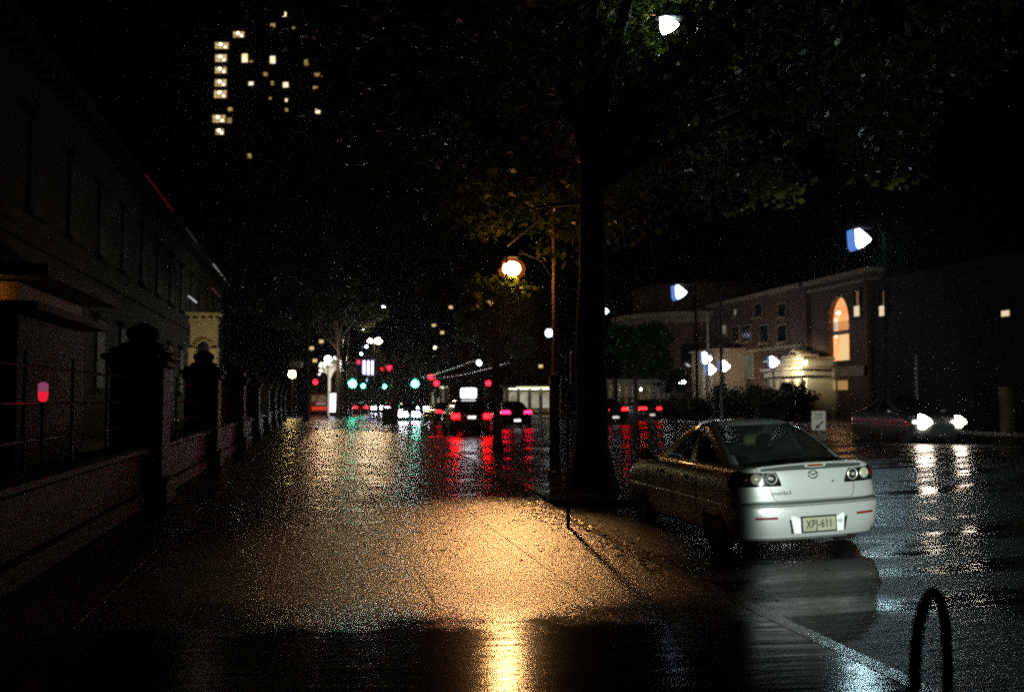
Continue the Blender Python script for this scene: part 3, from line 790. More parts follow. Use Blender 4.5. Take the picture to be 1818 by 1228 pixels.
# the thick tree in the island and its wide crown; one low branch hangs round the orange lamp
def loc_(px, py, D): x, y = at(px, D); return (x - 5.02, y - 17.9, zz(py, D) - isl_z(5.0))
LOW = [([(.2, .1, 5.4), (-.3, 1.6, 5.6), (-1.0, 3.2, 5.0), loc_(900, 505, 21.4)], [loc_(px, py, D) + (r,) for px, py, D, r in ((905, 497, 21.5, .20), (925, 503, 21.7, .22), (880, 503, 21.4, .22), (893, 512, 21.2, .2), (862, 508, 21.2, .2), (845, 495, 21.3, .2), (838, 512, 21.2, .2), (846, 528, 21.2, .24), (850, 540, 21.3, .18), (870, 533, 21.5, .16), (940, 515, 22.2, .2))]),
       ([(.3, .2, 6.2), (1.2, 1.6, 7.6), (2.6, 2.6, 9.0), loc_(1340, 120, 22.5)], [loc_(px, py, D) + (r,) for px, py, D, r in ((1340, 118, 22.5, .3), (1350, 132, 22.2, .25), (1480, 38, 22.6, .4), (1400, 50, 22, .35), (1530, 90, 22.5, .5), (1590, 128, 22.5, .4), (1500, 110, 22, .35), (1545, 105, 23, .4), (1255, 145, 21.8, .3), (1215, 80, 21.5, .25), (1240, 82, 21.7, .2), (1395, 190, 21.5, .25), (1290, 90, 22, .2))])]
tree('plane_tree', 'thick old street tree with flared trunk and wide dark crown, behind the sedan', 5.02, 17.9, isl_z(5.0), 15, .33, (1.6, 1.2, 9.6), (7.6, 6.5, 4.4), 90, 30000, .10, 'leaf', 3, flare=1.75, limbs=14, trunk_top=6.4, gap=((2.88, 3.5, zz(31, 22.4) + .08), (.11, -4.0, 7.25), .5), low=LOW)
# the slim tree with yellow lit leaves
tree('plane_tree', 'slim young street tree on the paved island, leaves yellow under the orange lamp', 5.87, 32.3, isl_z(5.9), 6.6, .14, (-.4, -.6, 5.3), (2.6, 2.4, 1.7), 34, 6500, .09, 'leaf', 5, limbs=9, trunk_top=3.4, flare=1.5, lean=(-.1, 0))
x, y = at(1128, 62); tree('plane_tree', 'round dark green tree across the road, right of the thick trunk', x, y, road_z(x) - .1, 8, .16, (.3, 0, 4.6), (2.6, 2.5, 2.0), 40, 9000, .11, 'leaf_dark', 8, limbs=8, trunk_top=3)
x, y = at(1190, 84); tree('plane_tree', 'small leafy tree in front of the white columns, across the road', x, y, .15, 6, .12, (0, 0, 3.2), (1.7, 1.6, 1.4), 24, 4200, .11, 'leaf_dark', 9, limbs=6, trunk_top=2)
x, y = at(600, 92); tree('plane_tree', 'tall dark tree on the footpath left of the road, hiding the far end', x, y, foot_z(x), 13, .19, (-1.5, 0, 11), (5.6, 4.5, 3.8), 60, 9000, .17, 'hedge', 14, 'bark_dark', limbs=10, trunk_top=7)
x, y = at(700, 120); tree('plane_tree', 'far greenish tree lit from below, above the oncoming headlights', x, y, 0, 9, .18, (2, 0, 6.0), (4.5, 3.5, 2.6), 44, 6000, .17, 'leaf', 15, limbs=8, trunk_top=3.4)
x, y = at(790, 135); tree('plane_tree', 'far bushy tree between the traffic signals and the taxi', x, y, .1, 9, .18, (0, 0, 5.6), (3.6, 3, 2.4), 36, 5000, .17, 'leaf', 16, limbs=8, trunk_top=3.4)
x, y = at(545, 74); tree('plane_tree', 'dark tree rising behind the stone fence near its far end', x, y, -.1, 14, .2, (-1.8, 0, 11.5), (4.8, 4, 4.2), 50, 9000, .16, 'hedge', 17, 'bark_dark', limbs=10, trunk_top=7)
x, y = at(880, 76); tree('plane_tree', 'dark street tree in the middle distance above the lit pavilion', x, y, .1, 10, .16, (0, 0, 6.8), (3.8, 3.4, 2.6), 40, 6500, .14, 'leaf_dark', 18, limbs=9, trunk_top=4.2)

# ------------------------------------------------------------------ street lamps
def globe_e(name, col, s): return emit(name, col, s)
LW = emit('lamp_white_blue', (.70, .84, 1.0), 13)
LB_edge = emit('lamp_blue_flare', (.16, .36, 1.0), 1.2)  # blue fringe of the lamp flare, added as a second wedge
LW_far = emit('lamp_white_blue_far', (.66, .80, 1.0), 40)
LO = emit('lamp_sodium', (1, .48, .16), 100)
L_road = emit('lamp_cool_near', (.74, .88, .86), 100)
L_pink = emit('lamp_pinkish', (1, .74, .50), 170)
L_flood = emit('flood_white', (.92, .86, .86), 42)

def wedge(mb, c, w, h, d, tip=0):  # lamp flare given a solid glowing shape
    """lamp flare shaped as a wedge, broad at one end and pointed at the other"""
    x, y, z = c
    f = [(x - w * .5, z + h * .5), (x - w * .25, z + h * .56), (x + w * .15, z + h * .3), (x + w * .5, z + .02 * h), (x + w * .42, z - .12 * h), (x - w * .05, z - h * .44), (x - w * .32, z - h * .52), (x - w * .46, z - h * .3)]
    return mb.prism(f, y - d / 2, y + d / 2)

# tall pole in the island: a pedestrian lamp low on the footpath side, a road lamp high over the traffic
px_, py_ = 5.20, 21.55; pz_ = isl_z(px_)
lx, lz = -.97, zz(476, 22.0) - pz_
hx, hz = 7.9 - px_, zz(31, 22.4) - pz_
sl = thing('street_lamp', 'tall lamp post with orange lamp on a short arm and cool lamp high above', 'street lamp', (px_, py_, pz_), 0)
MB().lathe([(.17, 0), (.17, .06), (.135, .1), (.13, 2.12), (.145, 2.14), (.14, 2.20), (.07, 2.26)], (0, 0, 0), 20).build('sleeve', M['dark_metal'], sl)
MB().tube([(0, 0, 2.2), (0, 0, 6), (0, 0, hz - .2), (.35, -.02, hz + .15), (1.4, -.1, hz + .25), (2.6, -.15, hz + .25)], [.065, .058, .05, .045, .04, .035], 12).build('pole', M['brown_post'], sl)
MB().tube([(0, 0, lz - .25), (-.3, .02, lz + .2), (-.7, .03, lz + .36), (-.95, .05, lz + .33)], [.035, .03, .028, .025], 10).build('lamp_arm', M['dark_metal'], sl)
hd = MB().lathe([(.02, .34), (.07, .32), (.15, .27), (.155, .25), (.12, .245)], (lx, .05, lz), 20).build('lamp_head', M['matte_black'], sl)
MB().bevbox((lx - .33, -.05, lz + .16), (.012, .85, .40), .004).build('added_shield', M['matte_black'], hd)  # plate added to keep the orange light off the left side
MB().sphere((lx, .05, lz), .19, 18, 10, (1.05, 1.05, .86)).build('lamp_globe', LO, hd)
hx, hz = 7.9 - px_, zz(31, 22.4) - pz_
def halo(name, col, s, see):  # glow round a lamp, added as a see-through shell
    m = emit(name, col, s); n, l = m.node_tree.nodes, m.node_tree.links
    e = [x for x in n if x.type == 'EMISSION'][0]; tr = n.new('ShaderNodeBsdfTransparent'); mx = n.new('ShaderNodeMixShader'); mx.inputs[0].default_value = 1 - see
    l.new(tr.outputs[0], mx.inputs[1]); l.new(e.outputs[0], mx.inputs[2]); l.new(mx.outputs[0], n['Material Output'].inputs[0]); return m
MB().sphere((lx, .05, lz - .01), .29, 20, 12, (1.05, 1.05, .86)).build('halo_shell', halo('halo_orange', (1, .20, .04), 1.3, .80), hd)
sd = bpy.data.lights.new('beam', 'SPOT'); sd.energy = 6800; sd.color = (1, .49, .17); sd.spot_size = R(32); sd.spot_blend = 1.0; sd.shadow_soft_size = .16
so = bpy.data.objects.new('beam', sd); COL.objects.link(so); so.parent = sl; so.location = (lx, -.26, lz - .02)
so.rotation_euler = (Vector((2.1, 13.7, 0)) - Vector((px_ + lx, py_, pz_ + lz))).to_track_quat('-Z', 'Y').to_euler()
sd = bpy.data.lights.new('streak_spot', 'SPOT'); sd.energy = 170; sd.color = (1, .55, .24); sd.spot_size = R(16); sd.spot_blend = 1; sd.shadow_soft_size = .18  # second spot added for the streak on the near paving
so = bpy.data.objects.new('streak_spot', sd); COL.objects.link(so); so.parent = sl; so.location = (lx, -.26, lz - .05)
so.rotation_euler = (Vector((1.5, 5.2, 0)) - Vector((px_ + lx, py_, pz_ + lz))).to_track_quat('-Z', 'Y').to_euler()
h2 = MB().bevbox((hx, -.15, hz + .20), (.62, .3, .1), .03).build('lamp_head', M['dark_metal'], sl)
wedge(MB(), (hx, -.15, hz), .36, .30, .26).build('lamp_lens', L_road, h2)  # lens shaped as the lamp flare

# the row along the middle of the road
def road_lamp(px, py, D, size, label, m=LW, arm=-1):
    x, y = at(px, D); z = zz(py, D); g = gz(x, y)
    t = thing('street_lamp', label, 'street lamp', (x, y, g), 0, 'cool white lamps along the far kerb')
    H = z - g; s = size * D / FPX
    MB().tube([(.9, 0, 0), (.9, 0, H * .6), (.88, 0, H + .12), (.6, 0, H + s * .75 + .12), (.1, 0, H + s * .7 + .05)], [.08, .07, .055, .045, .04], 8).build('pole', M['matte_black'], t)
    hh = MB().bevbox((0, 0, H + s * .66), (s * 1.3, s * .6, s * .22), s * .07).build('lamp_head', M['matte_black'], t)
    if size > 15:
        wedge(MB(), (.03 * s, 0, H), s * .84, s * .92, s * .5).build('lamp_lens', m, hh)  # lens shaped as the lamp flare
        wedge(MB(), (-s * .07, .05, H - s * .04), s * .95, s * 1.02, s * .5).build('blue_flare_edge', LB_edge, hh)
    else: MB().sphere((0, 0, H), s * .5, 12, 8).build('lamp_lens', m, hh)
for a in ((1532, 424, 33, 36, 'cool blue-white street lamp high above the brown church hall'), (1208, 519, 52, 25, 'cool blue-white street lamp over the curved cornice building'),
          (1072, 552, 68, 19, 'cool blue-white street lamp just right of the thick tree trunk'), (975, 591, 85, 14, 'blue-white street lamp just left of the brown lamp post')):
    road_lamp(*a)
for a in ((851, 644, 122, 9, 'small blue street lamp above the red glow of the taxi'), (773, 644, 165, 9, 'tiny blue street lamp above the green signal'), (735, 645, 200, 8, 'tiniest blue street lamp, left of the other small blue ones')):
    road_lamp(*a, m=LW_far)
sd = bpy.data.lights.new('beam', 'SPOT'); sd.energy = 480; sd.color = (.58, .92, 1.0); sd.spot_size = R(40); sd.spot_blend = .8; sd.shadow_soft_size = .2
so = bpy.data.objects.new('beam', sd); COL.objects.link(so); so.parent = [o for o in bpy.data.objects if o.get('label', '').startswith('cool blue-white street lamp high')][0]
x, y = at(1532, 33); so.location = (-.1, -.35, zz(424, 33) - gz(x, y) - .1)
so.rotation_euler = (Vector((9.8, 13.5, 0)) - Vector((x, y, zz(424, 33)))).to_track_quat('-Z', 'Y').to_euler()
def small_lamp(name, label, px, py, D, size, m, post='dark_metal', cat='street lamp', group='lamps further down the street', base=None):
    x, y = at(px, D); z = zz(py, D); g = gz(x, y) if base is None else base
    t = thing(name, label, cat, (x, y, g), 0, group); s = size * D / FPX; H = z - g
    MB().tube([(0, 0, 0), (0, 0, .5), (0, 0, H - s * .5)], [.09, .06, .05], 10).build('post', M[post], t)
    MB().sphere((0, 0, H), s * .5, 14, 9).build('lamp_globe', m, t)
    MB().lathe([(s * .55, 0), (s * .4, s * .15), (.02, s * .25)], (0, 0, H + s * .42), 14).build('lamp_cap', M[post], t)
    return t
small_lamp('street_lamp', 'yellow globe lamp on a slim post by the end of the stone fence', 519, 664, 92, 13, emit('globe_yellow', (1, .72, .25), 70), 'sandstone')
def beam(parent, src, tgt, e, col, deg, blend=.8, soft=.2):
    sd = bpy.data.lights.new('beam', 'SPOT'); sd.energy = e; sd.color = col; sd.spot_size = R(deg); sd.spot_blend = blend; sd.shadow_soft_size = soft
    so = bpy.data.objects.new('beam', sd); COL.objects.link(so); so.parent = parent; so.location = Vector(src) - parent.location
    so.rotation_euler = (Vector(tgt) - Vector(src)).to_track_quat('-Z', 'Y').to_euler()
x, y = at(1532, 33); xs, ys = at(1452, 42)
beam([o for o in bpy.data.objects if o.get('label', '').startswith('cool blue-white street lamp high')][0], (x - .1, y - .35, zz(424, 33) - .2), (xs, ys, zz(746, 42)), 1500, (1, .93, .78), 9)  # narrow spot added to brighten the keep left sign
pk = small_lamp('street_lamp', 'pinkish white lamp above the glittering white light tree', 582, 637, 90, 11, L_pink)
x, y = at(582, 90); beam(pk, (x, y - .5, zz(637, 90)), (1.6, 42, 0), 5000, (1, .62, .30), 6)
def twin(px0, px1, py, D):
    x, y = at((px0 + px1) / 2, D); z = zz(py, D); g = gz(x, y); s = D / FPX; H = z - g; w = (px1 - px0) * s / 2
    t = thing('street_lamp', 'tall twin-headed street lamp with two pinkish white glows side by side', 'street lamp', (x, y, g), 0, 'lamps further down the street')
    MB().tube([(0, 0, 0), (0, 0, 1), (0, 0, H)], [.1, .075, .05], 10).build('post', M['dark_metal'], t)
    MB().tube([(-w, 0, H + .3), (0, 0, H), (w, 0, H + .3)], .035, 8).build('lamp_arm', M['dark_metal'], t)
    beam(t, (x, y - .6, z), (2.3, 40, 0), 5000, (1, .66, .34), 6)
    for sx, r in ((-1, 4.2), (1, 6.2)): MB().sphere((sx * w, 0, H + .05), r * s, 14, 9, (1, 1, .8)).build('lamp_globe', L_pink, t)
twin(657, 671, 606, 90)
for px, py, sz, lab in ((680, 545, 5, 'small white lamp high above the twin-headed street lamp'), (643, 585, 4, 'tiny white lamp left of the twin-headed street lamp'), (650, 615, 4, 'tiny white lamp just under the twin-headed street lamp'), (641, 628, 4, 'tiny white lamp above the neon bars'), (772, 617, 4, 'tiny warm lamp high among the far trees')):
    small_lamp('street_lamp', lab, px, py, 150, sz, LW_far if px < 700 else emit('lamp_warm_far', (1, .8, .5), 25))
# floodlights on low posts in front of the far buildings
for px, py, D, sz, lab in ((1255, 636, 86, 19, 'white floodlight with triangular flare beside the tall white banner pole, the upper one'), (1262, 656, 84, 19, 'white floodlight with triangular flare on the white banner pole, the lower one'),
                           (1287, 650, 82, 19, 'white floodlight with triangular flare just right of the white banner pole'), (1374, 643, 73, 18, 'white floodlight with triangular flare left of the cream portico'),
                           (1210, 677, 90, 15, 'dimmer white floodlight low in the shrubs across the road'), (1182, 646, 94, 13, 'small white floodlight at the top of the white columns')):
    x, y = at(px, D); z = zz(py, D); s = sz * D / FPX
    t = thing('floodlight', lab, 'floodlight', (x, y, .13), 0, 'floodlights in front of the far buildings')
    MB().tube([(0, .06, 0), (0, .06, z - .13)], .05, 8).build('post', M['dark_metal'], t)
    wedge(MB(), (0, 0, z - .13), s * .9, s * 1.0, .3).build('lamp_lens', L_flood, t); wedge(MB(), (-s * .07, .05, z - .13), s * .98, s * 1.1, .3).build('blue_flare_edge', LB_edge, t)  # lenses shaped as the lamp flare
    if px == 1374: beam(t, (x + .4, y - .2, z), (37, 70.5, 3.2), 2600, (1, .88, .62), 75)
    if px == 1287: beam(t, (x + .4, y - .2, z), (36.5, 83, 3.2), 2200, (1, .82, .55), 70)

# ------------------------------------------------------------------ street furniture
x, y = 3.2, 12.55
sp = thing('sign_post', 'thin steel sign post with small edge-on plate, at the kerb before the thick tree', 'sign post', (x, y, foot_z(x)))
MB().tube([(0, 0, 0), (0, 0, 2.56)], .026, 12).build('post', M['galv'], sp)
MB().bevbox((-.02, .0, 2.53), (.20, .03, .055), .008).build('sign_plate', M['brown_post'], sp)
MB().bevbox((0.05, .02, 2.05), (.03, .3, .42), .01).build('side_plate', M['sign_grey'], sp)
x, y = 2.45, 3.68
hp = thing('bike_rack', 'dark steel bike hoop standing at the right edge of the footpath', 'bike rack', (x, y, foot_z(x) - .004), R(46))
pts = [(-.34, 0, 0), (-.34, 0, .56)] + [(-.34 * math.cos(a), 0, .56 + .28 * math.sin(a)) for a in [math.pi * k / 16 for k in range(1, 16)]] + [(.34, 0, .56), (.34, 0, 0)]
MB().tube(pts, .022, 14).build('hoop', M['matte_black'], hp)
for sx in (-1, 1): MB().lathe([(.07, 0), (.07, .008), (.03, .014)], (sx * .34, 0, 0), 16).build('foot_plate', M['dark_metal'], hp)
# dark sign pillar and bin
x, y = at(705, 66); g = foot_z(4.4)
pl = thing('sign_pillar', 'dark square pillar standing beside the bin at the end of the footpath', 'pillar', (x - .15, y, g))
MB().bevbox((0, 0, 1.6), (.36, .30, 3.2), .02).build('column', M['dark_metal'], pl); MB().bevbox((.17, -.155, 1.5), (.03, .02, 2.8), .004).build('edge_strip', M['brown_post'], pl)
x, y = at(689, 66)
bn = thing('litter_bin', 'square black litter bin at the left foot of the dark pillar', 'bin', (x - .02, y, g))
MB().bevbox((0, 0, .55), (.72, .6, 1.0), .04).build('body', M['black_plastic'], bn); MB().bevbox((0, 0, 1.10), (.78, .66, .10), .03).build('lid', M['dark_metal'], bn); MB().bevbox((0, 0, .03), (.6, .5, .06), .01).build('base', M['dark_metal'], bn)
x, y = at(731, 70)
rl = thing('pedestrian_railing', 'low steel railing in front of the glaring headlights', 'railing', (x, y, road_z(5.5)))
for k in range(5): MB().tube([(-.55 + k * .28, 0, 0), (-.55 + k * .28, 0, 1.05)], .022, 8).build('upright', M['galv'], rl)
for z in (.25, 1.03): MB().tube([(-.6, 0, z), (.62, 0, z)], .022, 8).build('rail', M['galv'], rl)
# KEEP LEFT sign
x, y = at(1452, 42); g = road_z(x)
kl = thing('keep_left_sign', 'white keep left road sign with a black arrow, above the roof of the sedan', 'road sign', (x, y, g), R(-16))
zc = zz(746, 42) - g
MB().bevbox((0, 0, zc), (.58, .012, .80), .005).build('sign_plate', M['sign_white'], kl)
MB().tube([(0, .04, 0), (0, .04, zc + .3)], .03, 10).build('post', M['galv'], kl)
for txt, dz in (('KEEP', .25), ('LEFT', .095)):
    tx = text_mb(txt, .165, .002, 1.05, .95); tx.v = [(a, b - .009, c + zc + dz) for a, b, c in tx.v]; tx.build('lettering', M['ink'], kl, smooth=False)
ar = MB(); d = Vector((-.72, 0, -.69)).normalized(); nrm = Vector((-d.z, 0, d.x)); c0 = Vector((.02, -.01, zc - .19))
pts = [c0 - d * .22 + nrm * .035, c0 - d * .22 - nrm * .035, c0 + d * .06 - nrm * .035, c0 + d * .06 - nrm * .10, c0 + d * .24, c0 + d * .06 + nrm * .10, c0 + d * .06 + nrm * .035]
ar.prism([(p.x, p.z) for p in pts], -.013, -.008).build('arrow', M['ink'], kl, smooth=False)
x, y = at(1543, 40); g = road_z(x)
bo = thing('traffic_bollard', 'dark bollard with red reflective bands, right of the keep left sign', 'bollard', (x, y, g))
MB().lathe([(.14, 0), (.13, .1), (.10, .3), (.09, 1.10), (.06, 1.14), (.001, 1.15)], (0, 0, 0), 16).build('post', M['dark_metal'], bo)
MB().lathe([(.1, .96), (.102, 1.06)], (0, 0, 0), 16).build('red_band', emit('band_red_glow', (1, .09, .03), .8), bo); MB().lathe([(.1, .72), (.102, .80)], (0, 0, 0), 16).build('lower_band', emit('band_dim_glow', (.6, .2, .1), .16), bo)  # light thrown back by the bands is given as a glow
# banner pole, dark poles
x, y = at(1257, 83)
bp = thing('banner_pole', 'tall white pole with an orange foot, left of the floodlights', 'pole', (x, y, .13))
MB().lathe([(.12, 2.0), (.11, zz(640, 83)), (.07, zz(558, 83))], (0, 0, 0), 12).build('upper_pole', M['white_metal'], bp); MB().lathe([(.14, 0), (.13, 2.0)], (0, 0, 0), 12).build('lower_pole', M['brown_post'], bp)
x, y = at(1281, 62)
dp = thing('power_pole', 'tall thin dark pole in front of the pale corner building', 'pole', (x, y, road_z(x)))
MB().tube([(0, 0, 0), (0, 0, zz(515, 62))], [.13, .09], 12).build('shaft', M['dark_metal'], dp); MB().tube([(-.5, 0, zz(530, 62)), (.5, 0, zz(530, 62))], .05, 8).build('cross_arm', M['dark_metal'], dp)
for px, D, top, lab in ((1628, 44, 632, 'thin dark post behind the oncoming headlights'), (607, 86, 600, 'dark post beside the tall dark tree on the footpath'), (617, 88, 590, 'slim dark post nearest the road, right of the tall dark tree')):
    x, y = at(px, D); g = gz(x, y); po = thing('post', lab, 'post', (x, y, g)); H = zz(top, D) - g
    MB().tube([(0, 0, 0), (0, 0, H)], [.10, .07], 10).build('shaft', M['dark_metal'], po); MB().lathe([(.09, 0), (.09, .05), (.02, .1)], (0, 0, H), 10).build('cap', M['dark_metal'], po)
# lit advert panel of the bus shelter
x, y = at(592, 98)
ap = thing('advert_panel', 'lit white advertising panel standing left of the dark tree trunk', 'advert panel', (x, y, foot_z(x)), R(-8))
MB().bevbox((0, 0, 1.3), (.80, .16, 2.3), .04).build('frame', M['dark_metal'], ap); MB().bevbox((0, -.07, 1.35), (.60, .06, 1.8), .01).build('lit_face', emit('advert_face', (.95, .96, 1), 5), ap); MB().bevbox((0, 0, .08), (.7, .3, .16), .02).build('plinth', M['stone'], ap)
# neon bars
x, y = at(654, 190); z = zz(653, 190)
nb = thing('neon_sign', 'three upright violet-white neon bars on a far dark frontage', 'sign', (x, y, 0))
MB().bevbox((0, .5, z / 2 + .8), (7, .6, z + 5), .05).build('backing_wall', M['dark_wall'], nb)
for k in (-1, 0, 1): MB().bevbox((k * .82, 0, z + .05), (.46, .22, 2.7), .05).build('neon_bar', emit('neon_violet', (.62, .55, 1), 7), nb)
MB().bevbox((-1.9, 0, z + 1.1), (.7, .22, .8), .05).build('red_sign', emit('neon_red', (1, .05, .12), 2.2), nb)
MB().bevbox((-.6, 0, z - 2.3), (.8, .22, .6), .05).build('lower_sign', emit('neon_cyan', (.4, .8, 1), 3), nb)
# light tree
x, y = at(585, 100); s = 100 / FPX
lt = thing('light_tree', 'glittering white tree of lights with a forked trunk', 'light sculpture', (x, y, foot_z(x)))
LT = emit('fairy_white', (1, .93, .76), 7)
rnd = random.Random(4); tb = MB(); zb, zt = zz(694, 100), zz(636, 100)
tb.tube([(0, 0, 0), (0, 0, zb + 1.0), (0, 0, zb + 1.6)], [.12, .11, .09], 8)
bl = MB()
for k in range(16):
    a = -1.15 + 2.3 * k / 15; L = rnd.uniform(1.3, 2.2); yo = rnd.uniform(-.5, .5)
    e = (math.sin(a) * L * .72, yo, zb + 1.3 + math.cos(a) * L * 1.05)
    tb.tube([(0, 0, zb + 1.2), (math.sin(a) * L * .25, yo * .4, zb + 1.3 + L * .42), e], [.06, .045, .02], 5)
    for q in range(3): bl.sphere((e[0] + rnd.uniform(-.14, .14), e[1] + rnd.uniform(-.1, .1), e[2] + rnd.uniform(-.3, .05)), rnd.uniform(.05, .11), 7, 5)
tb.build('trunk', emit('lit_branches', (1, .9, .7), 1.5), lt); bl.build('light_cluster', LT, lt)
# grey sign plate over the yellow globe lamp
x, y = at(525, 90)
gs = thing('street_sign', 'dim grey sign plate on a post above the yellow globe lamp', 'sign', (x, y, foot_z(x)))
MB().bevbox((0, 0, zz(648, 90)), (1.2, .05, .6), .02).build('sign_plate', M['sign_grey'], gs); MB().tube([(0, .06, 0), (0, .06, zz(645, 90))], .04, 8).build('post', M['dark_metal'], gs)
# traffic signals
GREEN = emit('signal_green', (.06, 1, .58), 60); RED = emit('signal_red', (1, .006, .016), 22)
def signal(px, py, D, col, size, label):
    x, y = at(px, D); z = zz(py, D); g = gz(x, y); H = z - g; s = size * D / FPX
    t = thing('traffic_light', label, 'traffic light', (x, y, g), 0, 'traffic lights down the road')
    lens = max(.11, s * .5); zo = {'g': 2, 'r': 0}[col]; ztop = H + (lens * 2.3) * zo
    MB().tube([(0, .25, 0), (0, .25, ztop + .4)], .055, 8).build('pole', M['dark_metal'], t)
    MB().bevbox((0, .1, ztop - lens * 2.3), (lens * 2.5, .24, lens * 7.2), .04).build('housing', M['black_plastic'], t)
    for k in range(3):
        on = (k == zo); mm_ = (GREEN if col == 'g' else RED) if on else M['black_plastic']
        MB().sphere((0, -.05, ztop - lens * 2.3 * k), lens, 12, 8, (1, .45, 1)).build('lens', mm_, t)
signal(626, 681, 104, 'g', 13, 'green traffic light over the left footpath edge, the brightest green one')
signal(737, 681, 100, 'g', 12, 'green traffic light right of the dark sign pillar')
signal(645, 685, 125, 'g', 7, 'small green traffic light beneath the neon bars')
signal(683, 686, 130, 'g', 6, 'small green traffic light between the neon bars and the sign pillar')
signal(680, 653, 122, 'r', 8, 'red traffic light right of the neon bars, the left of a pair')
signal(692, 653, 122, 'r', 8, 'red traffic light right of the neon bars, the right of a pair')
signal(765, 669, 108, 'r', 9, 'red traffic light up left of the taxi roof sign, the higher one')
signal(775, 680, 104, 'r', 9, 'red traffic light up left of the taxi roof sign, the lower one')
signal(867, 680, 100, 'r', 9, 'red traffic light right of the taxi roof sign')
signal(560, 678, 112, 'r', 8, 'red traffic light over the red bus')
# overhead wires
for (a, b, lab) in (((715, 673), (850, 637), 'upper of two pale overhead wires across the far street'), ((750, 672), (905, 643), 'lower of two pale overhead wires across the far street')):
    x0, y0 = at(a[0], 120); x1, y1 = at(b[0], 85); z0, z1 = zz(a[1], 120), zz(b[1], 85); pts = []
    for k in range(13):
        f = k / 12; pts.append((x0 + (x1 - x0) * f, y0 + (y1 - y0) * f, z0 + (z1 - z0) * f - .35 * math.sin(math.pi * f)))
    tag(MB().tube(pts, .05, 6).build('overhead_wire', M['white_metal']), lab, 'wire', 'overhead wires')

# ------------------------------------------------------------------ stone fence on the left
XF = -2.55
fence = thing('stone_fence', 'long stone fence with heavy piers and thin iron rails along the left of the footpath', 'fence', (XF, 0, 0)); fence.scale = (.915, .915, .915)
PIERS = [6.2, 17.0, 26.0, 35.0, 44.0, 53.0, 62.0, 71.0, 80.0]
g = .055
for i, y in enumerate(PIERS):
    pm = MB().bevbox((.0, y, g + .2), (.98, 1.08, .40), .03); pm.bevbox((0, y, g + 1.3), (.80, .90, 1.80), .03)
    p = pm.build('pier', M['stone'], fence)
    cm = MB().bevbox((0, y, g + 2.24), (.94, 1.04, .12), .03); cm.bevbox((0, y, g + 2.35), (1.06, 1.16, .11), .03); cm.bevbox((0, y, g + 2.45), (.86, .96, .10), .04)
    cm.lathe([(.30, 2.50), (.36, 2.56), (.20, 2.62), (.26, 2.72), (.25, 2.80), (.12, 2.88), (.02, 2.92)], (0, y, g), 14)
    cm.build('pier_cap', M['stone'], p)
for y0, y1 in zip([-6] + PIERS, PIERS + [88]):
    a, b = y0 + .45, y1 - .45
    wm = MB().bevbox((-.05, (a + b) / 2, g + .12), (.56, b - a, .24), .02); wm.bevbox((-.05, (a + b) / 2, g + .54), (.42, b - a, .60), .02)
    w = wm.build('dwarf_wall', M['stone'], fence)
    MB().bevbox((-.05, (a + b) / 2, g + .89), (.60, b - a, .13), .035).build('coping', M['stone'], w)
    for z in (1.30, 1.68, 2.06): MB().tube([(-.05, a - .05, z), (-.05, b + .05, z)], .016, 8).build('rail', M['red_lit_rail'], fence)
    k = int((b - a) / 2.1)
    for q in range(1, k + 1):
        yy = a + (b - a) * q / (k + 1); MB().tube([(-.05, yy, g + .9), (-.05, yy, 2.2)], [.024, .02], 8).build('stanchion', M['iron'], fence)
# red wall lamp on the near pier
wl_ = thing('wall_lamp', 'red and pink ribbed glass lamp glowing beside the near bay of the fence', 'lamp', (XF + .05, 9.95, zz(697, 10.3)))
pr = [(.01, -.115), (.04, -.10), (.052, -.06), (.055, 0)]
MB().lathe(pr, (0, 0, 0), 18).build('lower_glass', emit('lamp_glass_red', (1, .015, .04), 1.5), wl_)
um = MB()
prof = [(.055, .0)]
for k in range(5): prof += [(.058, .012 + k * .018), (.052, .020 + k * .018)]
um.lathe(prof + [(.035, .10), (.012, .118)], (0, 0, 0), 18).build('upper_glass', emit('lamp_glass_pink', (.80, .20, .38), .5), wl_)
MB().lathe([(.02, .112), (.028, .118), (.02, .135), (.002, .142)], (0, 0, 0), 14).build('finial', M['brown_post'], wl_)
MB().lathe([(.035, -.13), (.03, -.115), (.005, -.11)], (0, 0, 0), 14).build('bracket', M['iron'], wl_)
MB().tube([(0, 0, -.12), (0, 0, -1.7)], .022, 8).build('post', M['iron'], wl_); wl_.scale = (.82, .82, .82)

# ------------------------------------------------------------------ old institution behind the fence
ob = thing('stone_institution', 'large dark sandstone building behind the fence with moulded cornices and added glow streaks', 'building')
XB, YB, LB_ = -9.5, 58.0, 94.0
MB().box((XB - 8, YB, 6.4), (16, LB_, 12.8)).build('wall', M['dark_stone'], ob, smooth=False)
cm = MB()
for dx, z, h in ((.10, 12.1, .35), (.35, 12.6, .30), (.65, 12.95, .22)): cm.box((XB - 8, YB, z + .3), (16 + 2 * dx, LB_ + 2 * dx, h))
for k in range(92): cm.box((XB + .42, 12.5 + k, 12.62), (.5, .4, .28))
cm.build('cornice', M['dark_stone'], ob, smooth=False)
MB().box((XB - 8, YB, 6.9), (16.5, LB_ + .5, .35)).build('string_course', M['dark_stone'], ob, smooth=False)
MB().box((XB - 8, YB, 14.0), (11, LB_ - 6, 1.8)).build('roof', M['dark_wall'], ob, smooth=False)
